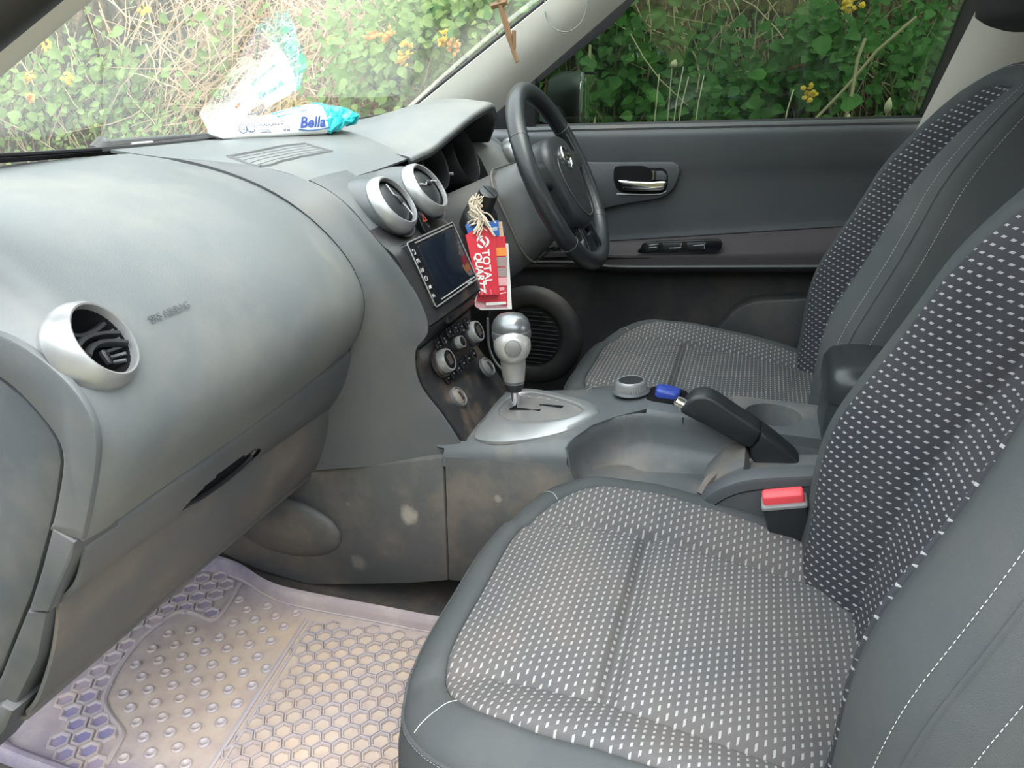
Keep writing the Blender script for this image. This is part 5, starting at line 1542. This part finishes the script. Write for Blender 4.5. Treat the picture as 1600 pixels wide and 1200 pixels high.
# red triangle-ish flash and blue round print on top of the packet (its upper face shows in the windscreen)
def top_pt(t, q):
    s = psec(t, 40); k = 10 + int(q * 8)
    return s[k] + V((0, 0, .0012))
part('red_flash', (np.array([top_pt(.24, -.6), top_pt(.31, -.5), top_pt(.32, .6), top_pt(.22, .5)]), [(0, 1, 2, 3)]), M_['red'], pk_o, smooth=False)
part('teal_panel', (np.array([top_pt(.55, -.7), top_pt(.86, -.7), top_pt(.86, .1), top_pt(.55, .1)]), [(0, 1, 2, 3)]), M_['film_teal'], pk_o, smooth=False)

tq0, tq1 = top_pt(.45, .1), top_pt(.9, .1)
tn_ = nrm(np.cross(tq1 - tq0, top_pt(.6, .8) - top_pt(.6, -.6))); tn_ = tn_ if tn_[2] > 0 else -tn_
part('top_lettering', text_vf('Bella', .024, frame(top_pt(.42, .15) + tn_ * .002, tn_, tuple(tq1 - tq0)), .0003, shear=.3, bold=.0004), M_['ink_grey'], pk_o)
# ------------------------------------------------------------------ tags and string on the ignition knob
TN_ = nrm((-.80, -.55, .18))
T0 = V(P(758, 405, x=.195))
def tag_plane(px, py, off): return V(tuple(ray_plane(px, py, T0 + TN_ * off, TN_)))
def card(px, off, th=.0008):
    o = np.array([tag_plane(*q, off) for q in px]); n = len(o)
    b = o - TN_ * th
    v, f = grid(np.array([b, o]), closed_u=True)
    return v, f + [tuple(range(n))[::-1], tuple(n + k for k in range(n))]
z3 = lambda *q: [(720 + x * .1832, 280 + y * .1832) for x, y in q]
tags_grp = None
def cardthing(nm, px, off, mat, label, cat='tag'):
    t_ = thing(nm, label, cat, tuple(np.mean([tag_plane(*q, off) for q in px], axis=0)))
    part('card', card(px, off), mat, t_, smooth=False)
    return t_
tg1 = cardthing('paper_tag', z3((40, 480), (90, 446), (170, 410), (240, 414), (292, 475), (330, 985), (160, 992)), .006, M_['red'], 'red cardboard tag with white lettering, front of the bundle on the ignition knob')
td_ = nrm(tag_plane(*z3((310, 985))[0], 0) - tag_plane(*z3((255, 440))[0], 0))       # down the tag
def tmat(zx, zy, off=.0066):
    return frame(tag_plane(*z3((zx, zy))[0], off), TN_, td_)
part('lettering', text_vf('TOTAL', .0195, tmat(222, 748), .0003, bold=.0004, sx=1.02), M_['white'], tg1)
part('lettering', text_vf('QUARTZ', .0185, tmat(160, 795), .0003, shear=.18, bold=.0006, sx=.98), M_['white'], tg1)
EM = frame(tag_plane(*z3((186, 535))[0], .0066), TN_, td_)
er = .0098
for a0, a1, r in ((.3, 2.6, 1.0), (2.9, 4.6, 1.0), (4.9, 6.3, .98)):
    aa = np.linspace(a0, a1, 14)
    part('emblem_arc', xf(tube([(er * r * math.cos(a), er * r * 1.05 * math.sin(a), 0) for a in aa], er * .24 * np.sin(np.linspace(.25, PI - .25, 14)), 6, flat=.1), EM), M_['white'], tg1)
for sg in (1, -1):
    part('emblem_arc', xf(tube(crom([(-er * .62 * sg, -er * .25 * sg, 0), (-er * .1 * sg, er * .10, 0), (er * .45 * sg, er * .45 * sg, 0)], 10), er * .17, 6, flat=.1), EM), M_['white'], tg1)
for zx in (178, 215, 255):
    part('cut_mark', tube([tag_plane(*z3((zx, 940))[0], .0064), tag_plane(*z3((zx + 4, 982))[0], .0064)], .0003, 4), M_['white'], tg1)
tg2 = cardthing('paper_tag', z3((40, 385), (180, 372), (320, 350), (332, 482), (60, 466)), -.002, M_['bluecard'], 'blue card behind the red tag on the ignition knob')
for k in range(3):
    part('print_line', card(z3((255, 415 + k * 9), (312, 410 + k * 9), (312, 415 + k * 9), (255, 420 + k * 9)), -.0015, .0002), M_['white'], tg2, smooth=False)
tg3 = cardthing('paper_tag', z3((300, 362), (352, 362), (368, 492), (310, 492)), -.006, M_['tan'], 'plain tan card at the back of the tag bundle')
tg4 = cardthing('paper_tag', z3((250, 492), (380, 486), (398, 1080), (130, 1040), (150, 970)), -.004, M_['red'], 'red card with orange and grey strips behind the front tag')
for q, m_ in ((((300, 585), (390, 582), (392, 652), (302, 655)), M_['orange']), (((304, 665), (393, 662), (395, 745), (306, 745)), M_['greycard']), (((308, 756), (395, 752), (396, 832), (312, 832)), M_['greycard']), (((316, 840), (396, 838), (398, 905), (320, 908)), M_['pink'])):
    part('printed_strip', card(z3(*q), -.0033, .0004), m_, tg4, smooth=False)
part('print_line', card(z3((330, 925), (372, 918), (372, 945), (330, 950)), -.0033, .0004), M_['pink'], tg4, smooth=False)
part('print_line', card(z3((335, 972), (385, 962), (385, 970), (335, 980)), -.0033, .0004), M_['white'], tg4, smooth=False)
part('print_line', card(z3((215, 1052), (385, 1044), (388, 1066), (215, 1078)), -.0033, .0004), M_['white'], tg4, smooth=False)
tg5 = cardthing('paper_tag', z3((300, 545), (405, 548), (436, 1108), (170, 1116), (120, 1075), (118, 1040)), -.008, M_['white'], 'white edged card hanging lowest in the tag bundle')
part('pink_lower_edge', card(z3((120, 1045), (392, 1075), (400, 1100), (140, 1100), (122, 1080)), -.0074, .0004), M_['pink'], tg5, smooth=False)
# string tassel
rs = random.Random(11)
strands = []
kn0 = tag_plane(751, 343, .004)
for i in range(34):
    a = rs.uniform(0, 2 * PI)
    p0 = V(P(742 + rs.uniform(-3, 14), 303 + rs.uniform(-4, 30), x=.205)) 
    p1 = V(P(736 + rs.uniform(-6, 10), 320 + rs.uniform(-4, 18), x=.20))
    p2 = kn0 + V((rs.uniform(-.01, .01), rs.uniform(-.012, .012), rs.uniform(-.008, .012)))
    p3 = p2 + V((rs.uniform(-.012, .004), rs.uniform(-.022, .022), rs.uniform(-.028, -.004)))
    strands.append(tube(crom([p0, p1, p2, p3], 12), .0013, 5))
for i in range(7):
    p2 = tag_plane(752 + rs.uniform(-8, 8), 342, .006); p3 = tag_plane(741 + rs.uniform(-5, 10), 366 + rs.uniform(-8, 4), .0085)
    strands.append(tube(crom([p2, (p2 + p3) / 2 + V((0, -.003, .002)), p3], 8), .0013, 5))
solo('string_tassel', join(*strands), M_['rope'], 'frayed cream string knotted round the ignition knob above the tags', 'string')

# ------------------------------------------------------------------ hanging cross, loose wire, wiper
cr = thing('hanging_cross', 'thin brown wooden cross hanging in front of the windscreen', 'cross', P(806, 95, x=.05))
c0, c1, c2 = V(P(776, -14, x=.05)), V(P(797, 62, x=.05)), V(P(808, 97, x=.05))
part('upright', tube(crom([c0, V(P(790, 36, x=.05)), c1, c2], 16), [.0042] * 5 + [.0046] * 6 + [.0036] * 5, 6), M_['wood'], cr)
part('cross_bar', tube([V(P(768, 10, x=.05)), V(P(792, 3, x=.05))], .0045, 6), M_['wood'], cr)
part('splinter', tube([c1 + V((.0, -.006, .012)), c1 + V((0, -.006, -.012))], .003, 6), M_['wood'], cr)
part('cord', tube([c0, c0 + V((0, -.01, .12)), c0 + V((0, -.02, .22))], .0012, 5), M_['wood'], cr)
wl = crom([P(856, -40, x=.53), P(851, 10, x=.535), P(858, 36, x=.53), P(876, 49, x=.525), P(896, 46, x=.525), P(914, 22, x=.53), P(921, -40, x=.535)], 50)
solo('wire_loop', tube(wl, .0013, 6), M_['wire'], 'thin grey wire looped in front of the cream windscreen pillar', 'wire')
wp = thing('windscreen_wiper', 'black wiper arm resting at the foot of the windscreen outside', 'wiper', P(240, 228, x=-.08))
part('wiper_arm', tube([P(158, 228, x=-.19), P(200, 222, x=-.13), P(270, 215, x=-.02), P(345, 210, x=.08)], [.010, .009, .006, .005], 8, flat=.7), M_['black'], wp)
part('wiper_blade', tube([P(120, 240, x=-.24), P(220, 229, x=-.11), P(340, 214, x=.07)], .005, 6), M_['rubber'], wp)
part('wiper_pivot', tube([P(150, 238, x=-.20), P(164, 222, x=-.18)], [.012, .011], 10), M_['black'], wp)
part('wiper_clip', tube([P(205, 225, x=-.135), P(238, 222, x=-.09)], .0025, 6), M_['mark'], wp)

# ------------------------------------------------------------------ outside: bonnet, ground, bank, plants
M_['paint'] = simple('silver_paintwork', (0.55, 0.56, 0.56), .25, .4)
struct('trim_7', thick([[(x, .875 - .24 * x * x + d, zz) for x in np.linspace(-.72, .72, 17)] for d, zz in ((0, .748), (.06, .738), (.12, .725))], .01), M_['black'], 'black cowl panel under the wiper', 'cowl')
struct('trim_8', thick([[(x, .98 - .24 * x * x + d, zz - .05 * x * x) for x in np.linspace(-.72, .72, 17)] for d, zz in ((0, .722), (.2, .70), (.5, .64), (.8, .55), (.88, .40))], .01), M_['paint'], 'silver bonnet in front of the windscreen', 'bonnet')

def ground_mat():
    m, t, b = newmat('dry_ground')
    co = objco(t)
    c = mixcol(t, ramp(t, noise(t, 1.2, 6, co), .4, .62), (0.14, 0.12, 0.07, 1), (0.12, 0.16, 0.05, 1))
    c = mixcol(t, ramp(t, noise(t, 9, 4, co), .35, .7), c, (0.25, 0.20, 0.13, 1))
    t.links.new(c, b.inputs['Base Color']); b.inputs['Roughness'].default_value = .95
    bump(t, b, noise(t, 8, 6, co), .8, .05)
    return m
M_['ground'] = ground_mat()
GZ = -.42
gx = np.linspace(-9, 9, 37); gy = np.linspace(-9, 12, 43)
rg_ = random.Random(5)
struct('ground', grid([[(x, y, GZ + rg_.uniform(-.015, .015)) for x in gx] for y in gy]), M_['ground'], 'dry grassy ground beside the car', 'ground')
def bank_mat():
    m, t, b = newmat('hedge_bank')
    co = objco(t)
    f1 = ramp(t, noise(t, 2.2, 6, co, .65), .38, .62)
    c = mixcol(t, f1, (0.095, 0.075, 0.045, 1), (0.035, 0.055, 0.018, 1))
    mp = t.nodes.new('ShaderNodeMapping'); mp.inputs['Scale'].default_value = (8, 40, 4); t.links.new(co, mp.inputs[0])
    c = mixcol(t, ramp(t, noise(t, 1.0, 4, mp.outputs[0]), .48, .72), c, (0.26, 0.19, 0.11, 1))
    t.links.new(c, b.inputs['Base Color']); b.inputs['Roughness'].default_value = 1.0
    b.inputs['Specular IOR Level'].default_value = .1
    bump(t, b, noise(t, 14, 6, co), 1.0, .06)
    return m
rb = random.Random(8)
rows = []
for z in np.linspace(-.6, 3.6, 22):
    rows.append([(2.42 + .28 * max(z, 0) ** .9 + .16 * math.sin(y * 2.1 + z * 1.7) + rb.uniform(-.07, .07), y, z) for y in np.linspace(-6, 13, 64)])
struct('hedge_bank', grid(rows), bank_mat(), 'tangled brown and green bank behind the plants', 'bank')

rows = []  # unseen bank, added to block low sky light from the passenger side
for z in np.linspace(-.6, 3.0, 14):
    rows.append([(-5.0 - .3 * max(z, 0) ** .9 + .2 * math.sin(y * 1.7 + z * 1.3) + rb.uniform(-.1, .1), y, z) for y in np.linspace(-8, 12, 50)])
struct('shade_bank', grid(rows), bpy.data.materials['hedge_bank'], 'unseen green bank added behind the camera to cut side light', 'bank')
def bank_x(y, z): return 2.42 + .28 * max(z, 0) ** .9 + .16 * math.sin(y * 2.1 + z * 1.7)
def leafmat(name, c, c2, tr=.35):
    m = bpy.data.materials.new(name); m.use_nodes = True
    t = m.node_tree; b = t.nodes['Principled BSDF']
    oi = t.nodes.new('ShaderNodeObjectInfo')
    g = objco(t)
    f = math_n(t, 'FRACT', math_n(t, 'ADD', oi.outputs['Random'], ramp(t, noise(t, 7, 3, g), .3, .7)))
    col = mixcol(t, ramp(t, noise(t, 9, 3, g), .35, .65), rgb(c), rgb(c2))
    t.links.new(col, b.inputs['Base Color'])
    b.inputs['Roughness'].default_value = .5
    b.inputs['Specular IOR Level'].default_value = .3
    tl = t.nodes.new('ShaderNodeBsdfTranslucent'); t.links.new(col, tl.inputs[0])
    ms = t.nodes.new('ShaderNodeMixShader'); ms.inputs[0].default_value = tr
    t.links.new(b.outputs[0], ms.inputs[1]); t.links.new(tl.outputs[0], ms.inputs[2])
    t.links.new(ms.outputs[0], t.nodes['Material Output'].inputs[0])
    return m
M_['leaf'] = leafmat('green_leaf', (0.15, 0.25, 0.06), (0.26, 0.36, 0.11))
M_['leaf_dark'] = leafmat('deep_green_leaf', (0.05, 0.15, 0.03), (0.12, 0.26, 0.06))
M_['stem'] = simple('green_stem', (0.16, 0.20, 0.06), .7)
M_['straw'] = plastic('dry_straw', (0.50, 0.37, 0.24), .9, 0, grain=0)
M_['straw_pale'] = simple('pale_straw', (0.70, 0.60, 0.42), .8)
M_['flower'] = simple('yellow_petal', (0.85, 0.48, 0.04), .6)
M_['flower2'] = simple('orange_petal', (0.80, 0.30, 0.06), .6)
M_['grass'] = leafmat('grass_blade', (0.22, 0.32, 0.07), (0.38, 0.40, 0.14))
LEAF_V = np.array([(0, 0, 0), (.34, .18, .05), (.40, .42, .07), (.20, .78, .03), (0, 1.0, -.04), (-.20, .78, .03), (-.40, .42, .07), (-.34, .18, .05), (0, .35, -.01), (0, .70, -.01)])
LEAF_F = [(0, 1, 2, 8), (8, 2, 3, 9), (9, 3, 4), (0, 8, 6, 7), (8, 9, 5, 6), (9, 4, 5)]
def leaf_frame(r, tilt=.5):
    n = nrm((-1 + r.uniform(-.7, .5), r.uniform(-.8, .8), .55 + r.uniform(-.5, .7)))
    d = nrm((r.uniform(-.5, .1), r.uniform(-1, 1), r.uniform(-1.0, .35)))
    d = nrm(d - n * np.dot(d, n))
    x = np.cross(d, n)
    return x, d, n
leaf_me = {}
def bush(name, label, regions, n_parts, n_stuff, size, seed, mat, flowers=(), depth=.30, group=None):
    """regions: list of (px0, px1, py0, py1) measured on the photograph, taken onto the bank at its real distance"""
    r = random.Random(seed)
    def spot():
        a = r.choice(regions)
        u, v_ = r.gauss(.5, .26), r.gauss(.5, .27)
        px, py = a[0] + (a[1] - a[0]) * u, a[2] + (a[3] - a[2]) * v_
        q = P(px, py, x=2.35)
        dx = -abs(r.gauss(0, depth)) 
        return V((bank_x(q[1], q[2]) - .05 + max(dx, -.75), q[1], q[2]))
    c = np.mean([V(P((a[0] + a[1]) / 2, a[3], x=2.35)) for a in regions], axis=0)
    root = thing(name, label, 'bush', (float(bank_x(c[1], c[2]) - .1), float(c[1]), GZ), group)
    vs, fs = [], []
    for i in range(n_stuff):
        p = spot(); x, d, n = leaf_frame(r); s = size * r.uniform(.55, 1.15)
        k = len(vs)
        for q in LEAF_V: vs.append(p + (x * q[0] + d * q[1] + n * q[2]) * s)
        fs += [tuple(j + k for j in f_) for f_ in LEAF_F]
    part('foliage', (np.array(vs), fs), mat, root, smooth=False, kind='stuff')
    if mat.name not in leaf_me: leaf_me[mat.name] = mesh('leaf', (LEAF_V, LEAF_F), mat, smooth=True)
    p0 = wm(root).translation
    for i in range(n_parts):
        p = spot(); p[0] -= .10; x, d, n = leaf_frame(r); s = size * r.uniform(.9, 1.5)
        o = bpy.data.objects.new('leaf', leaf_me[mat.name]); COL.objects.link(o); o.parent = root
        o.matrix_local = Matrix(((x[0] * s, d[0] * s, n[0] * s, p[0] - p0.x), (x[1] * s, d[1] * s, n[1] * s, p[1] - p0.y), (x[2] * s, d[2] * s, n[2] * s, p[2] - p0.z), (0, 0, 0, 1)))
    for i in range(5):
        b_ = spot(); a_ = V((bank_x(b_[1], 0) - .1, b_[1] + r.uniform(-.2, .2), GZ))
        part('stem', tube(crom([a_, (a_ + b_) / 2 + V((-.1, r.uniform(-.1, .1), 0)), b_], 8), [.008] * 3 + [.005] * 5, 5), M_['stem'], root)
    for k, (fx, fy, m_) in enumerate(flowers):
        q = V(P(fx, fy, x=2.0)) 
        vs = []
        for j in range(16):
            a = r.uniform(0, 2 * PI); e_ = r.uniform(-1, 1); rr = .034
            c_ = q + V((r.uniform(-1, .1) * rr, math.cos(a) * rr * r.random(), math.sin(a) * rr * r.random()))
            x, d, n = leaf_frame(r)
            s = .011
            vs.append((np.array([c_ + (x * math.cos(t) + d * math.sin(t)) * s for t in np.linspace(0, 2 * PI, 6)[:-1]] + [c_ + n * s * .4]), [(0, 1, 5), (1, 2, 5), (2, 3, 5), (3, 4, 5), (4, 0, 5)]))
        part('flower_head', join(*vs), m_, root, smooth=False)
    return root
Y, O = M_['flower'], M_['flower2']
bush('flowering_bush', 'leafy green bush with yellow flowers beyond the left end of the windscreen', [(-60, 250, 10, 200), (60, 210, 70, 200), (-80, 120, 90, 200)], 45, 800, .058, 1, M_['leaf'], ((112, 121, Y), (75, 70, Y), (48, 120, Y), (230, 18, Y), (50, 150, O), (42, 58, O)))
bush('flowering_bush', 'broad leaved green bush with orange flowers beside the cream pillar', [(500, 790, -30, 120), (540, 720, 40, 190), (600, 830, -40, 80)], 70, 1900, .050, 2, M_['leaf'], ((640, 72, Y), (694, 60, Y), (632, 92, Y), (606, 52, O), (582, 58, O), (708, 72, O), (520, 65, O)))
bush('creeper', 'small green creeper among the dry vines behind the wipes packet', [(290, 350, 0, 60), (320, 350, 90, 140), (280, 330, 60, 110)], 12, 90, .06, 3, M_['leaf'])
bush('low_weeds', 'low green weeds beyond the windscreen wiper', [(-60, 330, 190, 250), (120, 330, 150, 230)], 25, 600, .035, 4, M_['leaf'])
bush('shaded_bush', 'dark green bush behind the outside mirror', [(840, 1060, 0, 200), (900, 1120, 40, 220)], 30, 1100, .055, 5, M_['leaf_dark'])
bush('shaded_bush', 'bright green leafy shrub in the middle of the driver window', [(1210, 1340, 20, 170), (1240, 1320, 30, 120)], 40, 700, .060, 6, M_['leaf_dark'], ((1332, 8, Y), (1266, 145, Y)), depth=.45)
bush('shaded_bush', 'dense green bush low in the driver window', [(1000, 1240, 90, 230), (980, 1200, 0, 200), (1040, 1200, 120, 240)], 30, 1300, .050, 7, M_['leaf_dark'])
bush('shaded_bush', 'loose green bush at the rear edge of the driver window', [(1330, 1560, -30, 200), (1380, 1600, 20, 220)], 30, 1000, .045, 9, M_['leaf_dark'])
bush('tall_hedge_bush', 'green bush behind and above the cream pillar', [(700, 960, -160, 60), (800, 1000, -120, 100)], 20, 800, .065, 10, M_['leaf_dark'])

# tangled dry vines (nobody could count them), grass and dry stalks
r = random.Random(21)
tb = []
def vine(px, py, ln, spread, rad):
    q = V(P(px, py, x=2.3)); q[0] = bank_x(q[1], q[2]) - r.uniform(.06, .32)
    pts = [q]
    d = V((r.uniform(-.25, .1), r.uniform(-spread, spread), -1.0 + r.uniform(-.2, .9)))
    for k in range(5):
        d = nrm(d + V((r.uniform(-.3, .3), r.uniform(-.5, .5), r.uniform(-.45, .25))))
        pts.append(pts[-1] + d * ln / 5)
    return tube(pts, rad * np.array([1, 1, .9, .8, .6, .4]), 3, caps=False)
for i in range(1300):
    tb.append(vine(r.gauss(370, 95), r.gauss(60, 90), r.uniform(.25, .9), 1.2, r.uniform(.0022, .0048)))
for i in range(420):
    tb.append(vine(r.uniform(-40, 820), r.uniform(-60, 220), r.uniform(.2, .7), 1.2, r.uniform(.002, .004)))
for i in range(380):
    tb.append(vine(r.gauss(560, 60), r.gauss(100, 60), r.uniform(.25, .8), 1.2, r.uniform(.0022, .0045)))
solo('dry_vines', join(*tb), M_['straw'], 'tangle of dry brown vines and stalks hanging over the bank beyond the windscreen', 'dry vines', kind='stuff')
tb = []
for i in range(260):
    tb.append(vine(r.uniform(850, 1520), r.uniform(-40, 150), r.uniform(.3, .9), .6, r.uniform(.002, .004)))
solo('dry_stalks', join(*tb), M_['straw'], 'thin dry stalks among the shaded bushes beyond the driver window', 'dry stalks', kind='stuff')
vs, fs = [], []
for i in range(5200):
    y = r.uniform(-2.0, 7.5); x = 2.45 - abs(r.gauss(0, .55))
    if x < 1.0: continue
    h = r.uniform(.10, .32); a = r.uniform(0, 2 * PI); b_ = V((math.cos(a), math.sin(a), 0)) * .006; l = V((r.uniform(-.4, .4), r.uniform(-.4, .4), 1)) * h
    p = V((x, y, GZ + max(0, (x - 1.9)) * .75)); k = len(vs)
    vs += [p - b_, p + b_, p + l * .6 + b_ * .7, p + l * .6 - b_ * .7, p + l + V((l[0] * .5, l[1] * .5, -.02))]
    fs += [(k, k + 1, k + 2, k + 3), (k + 3, k + 2, k + 4)]
solo('long_grass', (np.array(vs), fs), M_['grass'], 'long green and straw grass at the foot of the bank', 'grass', smooth=False, kind='stuff')
for k, (px0, py0, px1, py1, lab) in enumerate(((1288, 172, 1432, 26, 'thin bare branch slanting across the right of the driver window'), (1330, 150, 1352, 60, 'upright bare branch behind the slanting branch in the driver window'), (928, 180, 922, 70, 'pale dry stalk just right of the outside mirror'))):
    a_, b_ = V(P(px0, py0, x=1.9)), V(P(px1, py1, x=1.95))
    lo = a_ + (a_ - b_) * (max(0, (a_[2] - GZ)) / max(1e-3, b_[2] - a_[2]))
    solo('bare_branch', tube(crom([lo, a_, (a_ + b_) / 2 + V((0, .012, .01)), b_], 14), .0055, 6), M_['straw'], lab, 'branch')
for k, (px, py, h_, lab) in enumerate(((1388, 165, 26, 'pale dry seed head standing near the rear of the driver window'), (1324, 190, 24, 'pale dry seed head touching the sill line of the driver window'), (1053, 100, 14, 'small pale seed head in the upper middle of the driver window'))):
    q0, q1 = V(P(px - 3, py + h_ / 2, x=1.5)), V(P(px + 3, py - h_ / 2, x=1.5))
    sd = thing('seed_head', lab, 'seed head', (q0[0], q0[1], GZ))
    part('head', tube([q0 * (1 - t) + q1 * t for t in np.linspace(0, 1, 8)], [.002, .007, .010, .011, .010, .008, .005, .001], 8), M_['straw_pale'], sd)
    part('stalk', tube(crom([(q0[0], q0[1] + .05, GZ), (q0[0], q0[1] + .01, (GZ + q0[2]) / 2), q0], 8), .002, 5), M_['straw_pale'], sd)

STALKS = (((872, 200, 876, 134), 'pale grass stalk seen across the outside mirror, leftmost of the stalks'), ((890, 200, 889, 130), 'pale grass stalk across the middle of the outside mirror'),
          ((906, 200, 902, 140), 'pale grass stalk at the right edge of the outside mirror'), ((1022, 196, 1030, 116), 'pale grass stalk just left of the close pair in the driver window'),
          ((1052, 198, 1068, 104), 'taller pale grass stalk of the close pair in the driver window'), ((1060, 198, 1076, 120), 'shorter pale grass stalk of the close pair in the driver window'),
          ((1086, 198, 1100, 118), 'pale grass stalk just right of the close pair in the driver window'), ((1226, 196, 1240, 140), 'short pale grass stalk left of the slanting bare branch, rightmost of the stalks'))
for (px0, py0, px1, py1), lab in STALKS:
    q0, q1 = V(P(px0, py0, x=1.55)), V(P(px1, py1, x=1.6))
    solo('grass_stalk', tube(crom([(q0[0], q0[1] + .04, GZ), q0, q1], 12), [.0028] * 8 + [.002] * 4, 5), M_['straw_pale'], lab, 'stalk', group='pale grass stalks outside the driver window')
